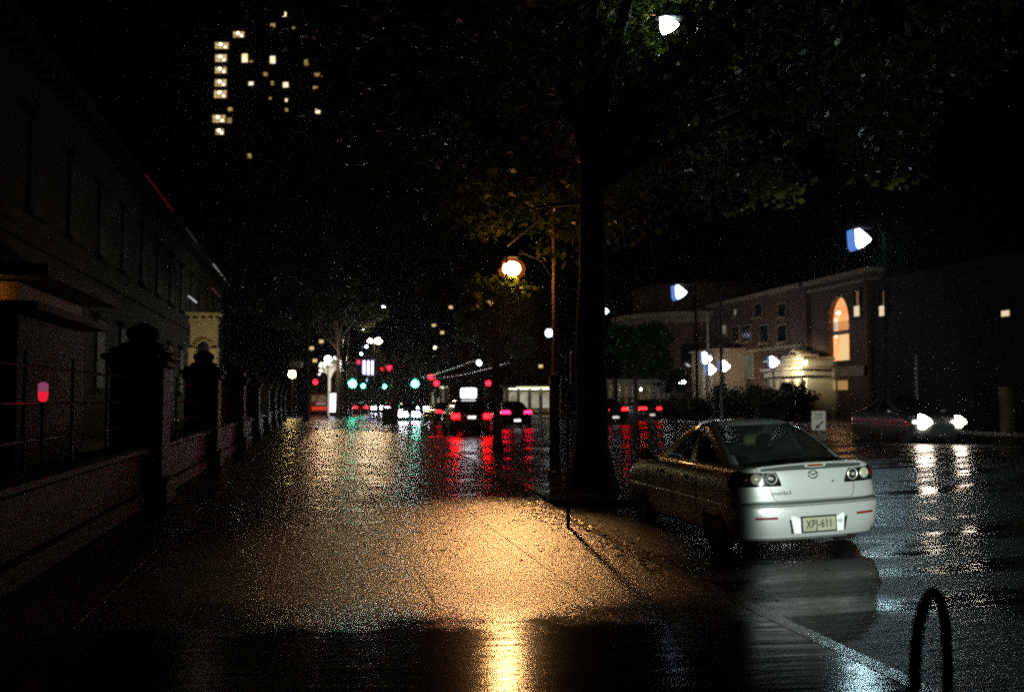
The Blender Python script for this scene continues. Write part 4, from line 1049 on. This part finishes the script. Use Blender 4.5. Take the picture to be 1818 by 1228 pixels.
for k in range(16):
    for z in (3.6, 9.4):
        w = MB().box((XB + .03, 14.5 + k * 5.4, z), (.12, 1.6, 3.0)).build('window', M['dull_glass'], ob, smooth=False)
        MB().box((XB + .12, 14.5 + k * 5.4, z + 1.65), (.28, 2.2, .28)).build('lintel', M['dark_stone'], w, smooth=False); MB().box((XB + .12, 14.5 + k * 5.4, z - 1.6), (.3, 2.1, .18)).build('sill', M['dark_stone'], w, smooth=False)
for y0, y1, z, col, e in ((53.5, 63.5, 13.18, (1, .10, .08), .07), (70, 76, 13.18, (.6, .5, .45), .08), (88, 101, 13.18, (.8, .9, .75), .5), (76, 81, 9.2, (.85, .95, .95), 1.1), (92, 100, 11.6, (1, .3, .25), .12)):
    MB().bevbox((XB + (.72 if z > 12 else .2), (y0 + y1) / 2, z), (.08, y1 - y0, .09), .02).build('glow_strip', emit('cornice_streak', col, e), ob)  # light caught by the cornice, added as glowing strips
# porch that faces us, lit from one side
D = 44; x0, _ = at(338, D); x1, yP = at(385, D)
pc = thing('arched_porch', 'yellow-lit stone porch with a moulded arch and bracketed cornice rising above the fence', 'porch', ((x0 + x1) / 2, yP, 0))
W = x1 - x0; zc_, zsp, zt_ = zz(575, D), zz(617, D), zz(558, D)
for sx in (-1, 1):
    MB().bevbox((sx * W * .40, 0, zsp / 2), (W * .30, .7, zsp), .04).build('column', M['cream'], pc); MB().bevbox((sx * W * .40, 0, zsp - .1), (W * .36, .8, .16), .03).build('capital', M['cream'], pc)
ri = W * .26; arc = MB()
for k, rr in enumerate((1.0, 1.28, 1.55)):
    pts = [(rr * ri * math.cos(a), -.30 + k * .10, zsp + rr * ri * math.sin(a)) for a in lin(0, math.pi, 17)]; arc.tube(pts, ri * .15, 8)
arc.build('arch', M['cream'], pc)
MB().prism([(-W * .5, zsp)] + [(-1.15 * ri * math.cos(a), zsp + 1.15 * ri * math.sin(a)) for a in lin(0, math.pi, 17)] + [(W * .5, zsp), (W * .5, zc_), (-W * .5, zc_)], -.1, .4).build('spandrel_wall', M['cream'], pc)
en = MB().bevbox((0, 0, zc_ + .12), (W * 1.1, .9, .24), .04); en.bevbox((0, 0, zt_), (W * 1.3, 1.2, .16), .04)
for k in range(4): en.bevbox((-W * .42 + k * W * .28, -.42, zc_ + .30), (.13, .3, .2), .03)
en.build('cornice', M['cream'], pc)
MB().bevbox((-W * .2, .2, zsp + .02), (.5, .4, .5), .1).build('bust', M['dark_wall'], pc)
# small lamp that lights the porch
x, y = at(352, 40); pl2 = thing('garden_lamp', 'small yellow garden lamp hidden behind the fence, lighting the arched porch', 'lamp', (x + .6, y, -.1))
MB().tube([(0, 0, 0), (0, 0, 2.2)], .04, 8).build('post', M['iron'], pl2); MB().sphere((0, 0, 2.3), .11, 12, 8).build('lamp_globe', emit('garden_lamp_glow', (1, .8, .38), 600), pl2)
# lit eave of the near left pavilion
D = 17; x0, y0 = at(-60, D); x1, y1 = at(36, D)
nv = thing('gate_lodge', 'stone lodge corner with an orange-lit frieze under its eave at the far left', 'building', (0, 0, 0))
zc1 = zz(515, D)
MB().box((x1 - 2.6, y0 + 2.5, zc1 / 2 - .3), (5, 5, zc1 - .2)).build('wall', M['sandstone'], nv, smooth=False)
MB().box((x1 - 2.55, y0 + 2.5, zc1), (4.8, 4.8, .36)).build('frieze', mat('ochre_render', (.45, .25, .08), .6, var=.3, scale=3), nv, smooth=False)
MB().box((x1 - 2.5, y0 + 2.4, zc1 - .27), (5.7, 5.8, .14)).build('added_ledge', M['sandstone'], nv, smooth=False)  # added to keep the strip lamp's light off the wall below
MB().box((x1 - 2.5, y0 + 2.4, zc1 + .32), (6.0, 6.0, .2)).build('eave', M['sandstone'], nv, smooth=False); MB().box((x1 - 2.5, y0 + 2.4, zc1 + .9), (4.4, 4.4, .96), 0, .5).build('roof', M['dark_wall'], nv, smooth=False)
bl = thing('eave_lamp', 'small orange strip lamp on the added ledge under the lodge eave', 'lamp', (x1 - 1.15, y0 - .34, zc1 - .20))
MB().bevbox((0, 0, .0), (1.3, .07, .05), .02).build('lamp_tube', emit('eave_lamp_glow', (1, .50, .10), 22), bl); MB().bevbox((0, -.08, -.01), (1.4, .05, .14), .005).build('lamp_shade', M['iron'], bl)

# ------------------------------------------------------------------ tower block with lit windows
D = 236; s = D / FPX; x0, y0 = at(366, D); x1, y1 = at(585, D)
tw = thing('tower_block', 'dark high-rise tower with a column of lit windows, upper left', 'building', (x0, y0, 0), -YAW)
Wd = (585 - 366) * s; Ht = zz(-60, D)
MB().box((Wd / 2, 10.3, Ht / 2), (Wd, 20, Ht)).build('wall', M['tower'], tw)
bm_ = MB()
for k in range(int(Ht / 3) - 1): bm_.box((Wd / 2, .28, 3 * k + 3), (Wd + .1, .3, .35))
bm_.build('floor_bands', M['dark_wall'], tw)
WINS = [(372, 65, 24, 11, 1), (373, 87, 20, 13, 1), (373, 110, 20, 11, 1), (373, 133, 20, 12, 1), (372, 153, 22, 13, 1), (370, 198, 22, 13, 1), (376, 223, 14, 10, 1), (397, 184, 8, 6, 0), (396, 203, 8, 9, 0),
        (405, 45, 19, 10, 1), (421, 86, 10, 15, 2), (472, 90, 9, 13, 2), (490, 9, 10, 9, 2), (472, 30, 8, 6, 0), (511, 36, 6, 4, 0), (435, 98, 6, 3, 0), (434, 137, 8, 6, 2), (474, 136, 5, 7, 0), (496, 138, 9, 9, 2),
        (534, 96, 7, 11, 0), (552, 121, 15, 6, 0), (471, 165, 4, 4, 0), (500, 168, 4, 5, 2), (500, 185, 5, 6, 0), (555, 187, 8, 8, 2), (434, 268, 6, 8, 0), (460, 120, 7, 6, 0), (550, 145, 8, 6, 0)]
WM = [lit_room('flat_window_dim', (1, .72, .26), (.35, .2, .05), .9, 1.2), lit_room('flat_window_row', (1, .78, .36), (.62, .36, .10), 1.5, .9), lit_room('flat_window_bright', (1, .93, .75), (1, .7, .3), 2.6, 1.0)]
LB = emit('ceiling_bulb', (1, .96, .84), 7)
for (px, py, w, h, k) in WINS:
    lx = (px - 366 + w / 2) * s; lz = zz(py + h / 2, D)
    f = MB().box((lx, .26, lz), (w * s + .25, .14, h * s + .25)).build('window', M['dark_metal'], tw)
    MB().box((lx, .14, lz), (w * s, .12, h * s)).build('pane', WM[k], f)
    if k == 1:
        mm2 = MB()
        for q in range(1, 4): mm2.box((lx - w * s / 2 + w * s * q / 4, .06, lz), (.10, .06, h * s))
        mm2.box((lx, .065, lz - h * s * .12), (w * s, .05, .09)); mm2.build('glazing_bars', M['dark_metal'], f)
        lb = MB().sphere((lx - w * s * .08, .03, lz + h * s * .2), .36, 8, 6, (1, .3, 1)); lb.sphere((lx + w * s * .27, .03, lz - h * s * .25), .26, 8, 6, (1, .3, 1)); lb.build('ceiling_light', LB, f)

# ------------------------------------------------------------------ far right: church hall, terraces, portico
XR = 38.0
def facade_x(px):                       # Y on the building line for a picture column
    a = math.atan((px - 909) / FPX) + YAW; return XR / math.tan(a)
def dep(px): y = facade_x(px); return y * math.cos(YAW) + XR * math.sin(YAW)
def arch_poly(w, h, n=10, pointed=True):
    pts = [(-w / 2, 0), (w / 2, 0)]; hs = h - w * (.75 if pointed else .5)
    for k in range(n + 1):
        a = math.pi * k / n; pts.append((w / 2 * math.cos(a), hs + (h - hs) * math.sin(a) ** (.85 if pointed else 1)))
    return pts
ch = thing('church_hall', 'brown brick hall with a tall arched window glowing orange', 'building', (XR, 0, 0))
ya, yb = facade_x(1548), facade_x(1432)
topz = zz(482, dep(1545))
yw = facade_x(1490); wz0, wz1 = zz(640, dep(1490)), zz(526, dep(1490)); ww = 2.95
bz0, bz1, by0, by1 = zz(692, dep(1478)), zz(676, dep(1478)), facade_x(1510), facade_x(1448)
wmb = MB()   # wall as pieces round the arched opening
wmb.box((.5, (ya + yw - ww / 2) / 2, topz / 2), (1, yw - ww / 2 - ya, topz)); wmb.box((.5, (yb + yw + ww / 2) / 2, topz / 2), (1, yb - yw - ww / 2, topz))
wmb.box((.5, yw, wz0 / 2), (1, ww, wz0))
ap_ = [(y_ + yw, z_ + wz0) for y_, z_ in arch_poly(ww, wz1 - wz0, 16)][2:]
wmb.prism([(yw + ww / 2, topz)] + ap_ + [(yw - ww / 2, topz)], 0, 1, 'yz')
wmb.build('wall', M['brick'], ch, smooth=False)
MB().box((8, (ya + yb) / 2, topz / 2 - .3), (11.6, yb - ya - .1, topz - .6)).build('rear_block', M['brick'], ch, smooth=False)
pm = MB().box((.4, (ya + yb) / 2, topz + .16), (1.4, yb - ya + .5, .32)); pm.box((.3, (ya + yb) / 2, topz - .5), (1.0, yb - ya + .3, .2)); pm.build('parapet', M['brick_pale'], ch, smooth=False)
aw = MB().prism([(a + yw, b + wz0) for a, b in arch_poly(ww, wz1 - wz0, 16)], 1.02, 1.1, 'yz').build('arched_window', lit_room('lobby_orange', (1, .42, .16), (.75, .26, .09), 2.6, .5), ch, smooth=False)
# inside of the arch: landing, curtains, lit reveal
MB().box((.95, yw, wz0 + (wz1 - wz0) * .44), (.22, ww * .98, .30)).build('landing', M['brick_pale'], aw)
bs = MB()
for k in range(12): bs.tube([(.9, yw - ww * .46 + k * ww * .08, wz0 + (wz1 - wz0) * .46), (.9, yw - ww * .46 + k * ww * .08, wz0 + (wz1 - wz0) * .62)], .03, 5)
bs.build('balustrade', M['iron'], aw)
MB().box((.98, yw + ww * .33, wz0 + (wz1 - wz0) * .52), (.06, .38, 1.5)).build('lit_door', emit('door_glow', (1, .88, .62), 2.2), aw)
MB().box((.98, yw - ww * .05, wz0 + 1.0), (.06, .8, 2.0)).build('curtain', emit('curtain_glow', (1, .72, .36), 1.6), aw)
MB().box((.99, yw - ww * .34, wz0 + 1.0), (.06, .3, 2.0)).build('curtain', emit('curtain_glow_dim', (1, .62, .28), 1.3), aw)
MB().sphere((.75, yw + .2, wz1 - 1.2), .12, 10, 7).build('window_lamp', emit('window_lamp_glow', (1, .55, .22), 60), aw)
MB().box((-.05, (by0 + by1) / 2, (bz0 + bz1) / 2), (.14, by1 - by0, bz1 - bz0)).build('ground_floor_window', lit_room('shop_orange', (1, .55, .16), (.65, .5, .18), .75, .8), ch, smooth=False)
fm = MB()
for q in (0, .33, .8, 1): fm.box((-.12, by0 + (by1 - by0) * q, (bz0 + bz1) / 2), (.16, .12, bz1 - bz0 + .2))
fm.build('window_frame', M['brick'], ch, smooth=False)
MB().box((-.12, (ya + yb) / 2, zz(660, dep(1490))), (.3, yb - ya - .2, .7)).build('fascia', M['brick_pale'], ch, smooth=False)
for sy in (ya + .3, yb - .3): MB().box((-.12, sy, topz / 2 - .2), (.3, .5, topz - .6)).build('buttress', M['brick'], ch, smooth=False)
aw.location.x = -.62
# darker wing to the right with two narrow lit lancets and one further window
wg = thing('church_wing', 'dark wing right of the arched window with one slim and one small lit window', 'building', (XR, 0, 0))
yc = facade_x(1835); wt = zz(500, dep(1600))
MB().box((6, (ya + yc) / 2 - .1, wt / 2), (12, ya - yc, wt)).build('wall', M['dark_wall'], wg, smooth=False); MB().box((6, (ya + yc) / 2 - .1, wt + .2), (12.4, ya - yc, .4)).build('parapet', M['dark_wall'], wg, smooth=False)
for px, t0, b0, w in ((1528, 516, 561, 8), (1573, 516, 560, 12), (1791, 536, 561, 10)):
    D = dep(px); y = facade_x(px); s = D / FPX; z0, z1 = zz(b0, D), zz(t0, D); wy = w * s / .55
    xo = -.06 if px > 1548 else -.16
    par = wg if px > 1548 else ch
    f = MB().box((xo + .02, y, (z0 + z1) / 2), (.1, wy + .2, z1 - z0 + .3)).build('lancet_window', M['dark_glass'], par, smooth=False)
    MB().box((xo - .06, y, z0 + (z1 - z0) * .2), (.08, wy, (z1 - z0) * .4)).build('lit_pane', emit('lancet_bright', (1, .80, .52), 1.5), f, smooth=False)
    if px < 1700: MB().box((xo - .06, y - wy * .25, z0 + (z1 - z0) * .7), (.08, wy * .35, (z1 - z0) * .58)).build('upper_pane', emit('lancet_dim', (.8, .5, .28), .35), f, smooth=False)
# cream portico
ya2, yb2 = facade_x(1433), facade_x(1366); D = dep(1400)
pt_ = thing('cream_portico', 'cream portico with a scrolled pediment lit by a floodlight, between hall and terrace', 'portico', (XR - 2.2, 0, 0))
def zq(py, px=1400): return zz(py, dep(px) - 2.2)
sc = (XR - 2.2) / XR; a_, b_ = ya2 * sc, yb2 * sc; mid = (a_ + b_) / 2; LL = b_ - a_
MB().box((1.1, mid, zq(672) / 2), (2.2, LL, zq(672))).build('wall', M['cream'], pt_, smooth=False)
en = MB().bevbox((.9, mid, zq(666)), (2.6, LL + .3, .35), .04); en.bevbox((.8, mid, zq(657)), (2.9, LL + .6, .22), .05); en.bevbox((1.1, mid, zq(648)), (2.2, LL + .1, .5), .04); en.bevbox((.9, mid, zq(641)), (2.6, LL + .5, .2), .04)
for k in range(14): en.box((-.35, a_ + LL * (k + .5) / 14, zq(662)), (.2, LL / 30, .2))
en.build('entablature', M['cream'], pt_)
pd = MB().bevbox((.9, mid - LL * .05, zq(636)), (1.6, LL * .5, .35), .08); pd.lathe([(.5, -.3), (.55, 0), (.5, .3)], (.6, mid - LL * .05, zq(634)), 18, 'x'); pd.bevbox((.9, mid - LL * .05, zq(630)), (1.2, LL * .22, .3), .08); pd.build('pediment', M['cream'], pt_)
for k in range(4):
    y = a_ + LL * (.06 + .29 * k); MB().lathe([(.34, 0), (.3, .2), (.26, .5), (.24, zq(674) - .3), (.32, zq(674) - .05)], (-.45, y, 0), 14).build('column', M['cream'], pt_)
MB().box((-.02, mid, 1.6), (.1, LL * .3, 2.6)).build('doorway', M['dark_glass'], pt_)
# pale terrace and curved corner building
tr = thing('terrace_building', 'two-storey brown terrace behind the white banner pole and dark hedge', 'building', (XR, 0, 0))
ya3, yb3 = facade_x(1431), facade_x(1262); tz = zz(508, dep(1431))
MB().box((6, (ya3 + yb3) / 2 + .05, tz / 2), (12, yb3 - ya3 - .1, tz)).build('wall', M['brick'], tr, smooth=False)
MB().box((5.8, (ya3 + yb3) / 2 + .05, tz + .15), (12.6, yb3 - ya3, .3)).build('parapet', M['brick_pale'], tr, smooth=False)
MB().box((5.9, (ya3 + yb3) / 2, tz * .56), (12.3, yb3 - ya3 - .2, .3)).build('string_course', M['brick_pale'], tr, smooth=False)
for px, t0, b0, w, lit in ((1329, 631, 668, 17, .25), (1288, 578, 592, 7, .5), (1309, 550, 558, 3, .9), (1329, 578, 604, 14, 0), (1309, 580, 604, 12, 0), (1360, 578, 606, 14, 0), (1392, 578, 606, 14, 0), (1350, 540, 560, 12, 0), (1392, 540, 560, 12, 0)):
    D = dep(px); y = facade_x(px); s = D / FPX; z0, z1 = zz(b0, D), zz(t0, D); wy = w * s / .45
    f = MB().box((-.05, y, (z0 + z1) / 2), (.16, wy + .3, z1 - z0 + .3)).build('window', M['brick_pale'], tr, smooth=False)
    MB().box((-.11, y, (z0 + z1) / 2), (.1, wy, z1 - z0)).build('pane', lit_room('terrace_pane', (.65, .75, .5), (.3, .35, .22), lit, 1) if lit else M['dark_glass'], f, smooth=False)
    MB().box((-.15, y, z0 - .2), (.4, wy + .5, .12)).build('sill', M['brick_pale'], f, smooth=False)
bay = MB(); y1_ = facade_x(1300); bay.box((-1.4, y1_, 3.0), (2.8, 6.0, 6.0)); bay.box((-1.4, y1_, 6.1), (3.2, 6.4, .25)); bay.build('bay_front', M['brick_pale'], tr, smooth=False)
for k in (-1, 0, 1): MB().box((-2.83, y1_ + k * 1.8, 3.2), (.1, .5, 3.4)).build('bay_window', M['cream'], tr)
cb = thing('corner_building', 'dark corner building with a curved pale cornice, left of the terrace', 'building', (XR + 3, facade_x(1205), 0))
cz = zz(565, dep(1205)); rr = (facade_x(1150) - facade_x(1262)) / 2 - .4
MB().lathe([(rr, 0), (rr, cz - .6)], (0, 0, 0), 40).build('wall', M['brick'], cb); MB().lathe([(rr + .1, cz - 1.0), (rr + .2, cz - .7), (rr + .9, cz - .4), (rr + 1.0, cz), (rr + .3, cz + .1)], (0, 0, 0), 40).build('cornice', M['brick_pale'], cb)
MB().lathe([(rr - 1.5, cz), (rr - 1.5, cz + 2.6), (rr - 1.2, cz + 2.8), (rr - 1.3, cz + 3.1)], (0, 0, 0), 40).build('attic_storey', M['brick'], cb)
for k in range(6):
    a = math.pi * (.72 + .12 * k)
    MB().box((rr * math.cos(a), rr * math.sin(a), cz * .58), (.3, 1.3, 2.2), a).build('window', M['dark_glass'], cb)
# white columns behind the round tree
wc = thing('white_arcade', 'low white arcade with slim columns lit behind the round dark green tree', 'arcade', (0, 0, 0))
D = 92; xa, ya_ = at(1078, D); xb, yb_ = at(1182, D); n = 9
ux, uy = (xb - xa), (yb_ - ya_); LLn = math.hypot(ux, uy); rz_ = math.atan2(uy, ux); zt = zz(681, D)
for k in range(n):
    f = k / (n - 1); w_ = .36 if k < 7 else .75
    MB().bevbox((xa + ux * f, ya_ + uy * f, zt / 2), (w_, .5, zt), .04, rz_).build('column', M['cream'], wc)
MB().bevbox((xa + ux * .5, ya_ + uy * .5, zt + .2), (LLn + .8, .9, .42), .05, rz_).build('beam', M['cream'], wc)
MB().bevbox((xa + ux * .5 + .4, ya_ + uy * .5 + 2.2, zt / 2), (LLn, .2, zt), .02, rz_).build('back_wall', M['brick_pale'], wc)
MB().box((xa + ux * .5, ya_ + uy * .5 + 1.2, zt + .45), (LLn + .4, 3, .12), rz_).build('roof', M['dark_wall'], wc)
for f in (.2, .62): MB().sphere((xa + ux * f, ya_ + uy * f + .8, zt - .5), .10, 10, 7).build('ceiling_lamp', emit('arcade_lamp', (1, .86, .6), 60), wc)
# lit pavilions
def pavilion(label, px0, px1, top, base, D, nwin, g0, strength):
    x0, y0 = at(px0, D); x1, y1 = at(px1, D); c = ((x0 + x1) / 2, (y0 + y1) / 2); L = math.hypot(x1 - x0, y1 - y0); g = gz(*c) if c[0] < 29 else .13
    t = thing('lit_pavilion', label, 'pavilion', (c[0], c[1], g), -YAW, 'lit pavilions across the road'); z1_, z0_ = zz(top, D) - g, zz(base, D) - g
    MB().bevbox((0, 1.3, z1_ - .1), (L + .5, 3.4, .26), .05).build('roof', M['brick_pale'], t)
    MB().bevbox((L * .12, -.42, z1_ - .22), (L * .74, .08, .16), .02).build('glow_strip', emit('strip_greenish', (.92, 1, .55), 2.2 * strength), t)
    MB().box((0, 2.9, z1_ / 2), (L, .2, z1_ - .3)).build('back_wall', M['cream'], t)
    for k in range(nwin):
        xx = -L * .42 + L * .84 * k / max(1, nwin - 1); MB().bevbox((xx, 0, z1_ / 2 - .1), (.30, .3, z1_ - .4), .03).build('column', M['white_metal'], t)
    for k in range(nwin - 1):
        xx = -L * .42 + L * .84 * (k + .5) / max(1, nwin - 1); MB().box((xx, 2.76, z1_ * .5), (L / nwin * .72, .08, z1_ * .55)).build('window', lit_room('pavilion_window', (1, .95, .75), (.4, .36, .2), .8 * strength, 1.3), t)
    MB().bevbox((0, 1.2, z1_ - .32), (L * .8, .12, .06), .01).build('ceiling_tube', emit('tube_white', (.95, 1, .85), 9 * strength), t)
pavilion('low lit pavilion with a greenish strip light and white posts across the road', 893, 988, 684, 716, 96, 5, 0, 1.0)
pavilion('far lit kiosk with a yellow-green roof edge left of the taxi', 760, 795, 684, 708, 140, 4, 0, .7)
# hedge along the gardens
def hedge(label, pts, h, r, n, seed):
    t = thing('hedge', label, 'hedge', (pts[0][0], pts[0][1], .1)); rnd = random.Random(seed); cl = []
    for (xa, ya), (xb, yb) in zip(pts, pts[1:]):
        k = int(math.hypot(xb - xa, yb - ya) / (r * .55)) + 1
        for q in range(k):
            f = q / k; hh = h * rnd.uniform(.75, 1.12); 
            for zq_ in (.25, .55, .82): cl.append((xa + (xb - xa) * f - pts[0][0] + rnd.uniform(-.3, .3), ya + (yb - ya) * f - pts[0][1] + rnd.uniform(-.2, .2), hh * zq_, r * rnd.uniform(.5, .85) * (1.1 - zq_ * .5)))
    crown_mesh(cl, n, .13, 'foliage', M['hedge'], t, seed); sm = MB()
    for c in cl[::9]: sm.tube([(c[0], c[1], 0), (c[0], c[1], c[2])], [.05, .02], 5)
    sm.build('stem', M['bark_dark'], t)
hx = 32.5
def hy(px): return hx / math.tan(math.atan((px - 909) / FPX) + YAW)
hedge('tall dark hedge below the floodlights across the road', [(hx, hy(1436)), (hx, hy(1340)), (hx, hy(1265))], 2.7, 1.2, 9000, 31)
hedge('low dark hedge behind the red tail lamp, left of the white banner pole', [(hx - 3, hy(1268) * .93), (hx - 3, hy(1205) * .93), (hx - 3, hy(1160) * .93)], 1.5, 1.0, 7000, 32)
# rendered wall at the far right
x0, y0 = at(1776, 46); x1, y1 = at(1860, 46)
gwl = thing('boundary_wall', 'short rendered wall with a pale top band at the right edge', 'wall', ((x0 + x1) / 2, (y0 + y1) / 2, .0), -YAW)
zt = zz(686, 46); L = (1860 - 1776) / FPX * 46
MB().bevbox((0, 0, zt * .36), (L, .4, zt * .72), .03).build('lower_wall', mat('stained_render', (.17, .13, .085), .8, var=.6, scale=2.4), gwl); MB().bevbox((0, 0, zt * .86), (L, .44, zt * .28), .03).build('top_band', mat('ochre_render_pale', (.28, .22, .13), .8, var=.2, scale=3), gwl)
# far blocks closing the street
for px, D, w, top, lab, wins in ((700, 235, 26, 560, 'far dark office block behind the neon bars', [(640, 600), (672, 640)]), (800, 225, 24, 575, 'far dark block with a few warm windows above the traffic signals', [(770, 577), (785, 590), (800, 545), (815, 596)]),
                                 (930, 205, 34, 600, 'far low block behind the lit pavilion', [(880, 640), (960, 650)]), (560, 200, 16, 540, 'far dark block at the end of the footpath', [(553, 618), (559, 640), (570, 606)])):
    x, y = at(px, D); t = thing('office_block', lab, 'building', (x, y, 0), -YAW, 'far blocks closing the street'); H = zz(top, D)
    MB().box((0, 6, H / 2), (w, 12, H)).build('wall', M['dark_wall'], t, smooth=False); MB().box((0, 6, H + .2), (w + .5, 12.5, .4)).build('parapet', M['dark_wall'], t, smooth=False)
    for wx, wy in wins:
        MB().box(((wx - px) * D / FPX, -.05, zz(wy, D)), (.8, .15, .6)).build('window', emit('far_window', (1, .72, .3), 1.6), t, smooth=False)

# ------------------------------------------------------------------ unseen light behind us on the sedan, given a made-up floodlight stand
fl = thing('floodlight', 'unseen low cool light on a made-up post behind the camera, shining on the sedan', 'floodlight', (2.6, -6.0, foot_z(2.6)))
MB().tube([(0, 0, 0), (0, 0, .5)], .05, 10).build('post', M['dark_metal'], fl)  # made-up post for the unseen light
MB().bevbox((0, -.12, .62), (.34, .2, .26), .04).build('housing', M['black_plastic'], fl)  # made-up housing for the unseen light
sd = bpy.data.lights.new('beam', 'SPOT'); sd.energy = 24000; sd.color = (.86, 1.0, .93); sd.spot_size = R(25); sd.spot_blend = .18; sd.shadow_soft_size = .06
so = bpy.data.objects.new('beam', sd); COL.objects.link(so); so.parent = fl; so.location = (0, .02, .62)
src = Vector((2.6, -5.98, .58)); ang = R(7.2 + 12.3)
tgt = src + Vector((math.sin(ang), math.cos(ang), 0)) * 19; tgt.z = .55
so.rotation_euler = (tgt - src).to_track_quat('-Z', 'Y').to_euler()

# weak emitters are found by the paths that hit them; only real lamps are sampled as light sources
KEEP = ('lamp_', 'flood_', 'headlight', 'brake', 'signal', 'globe_', 'garden_lamp', 'eave_lamp', 'roof_sign', 'advert', 'tail_glow', 'arcade_lamp')
for m in bpy.data.materials:
    if any(n.type == 'EMISSION' for n in m.node_tree.nodes) and (not m.name.startswith(KEEP) or m.name.startswith(('lamp_blue', 'lamp_white_blue_far', 'lamp_warm_far'))):
        m.cycles.emission_sampling = 'NONE'
if HAZE: haze()
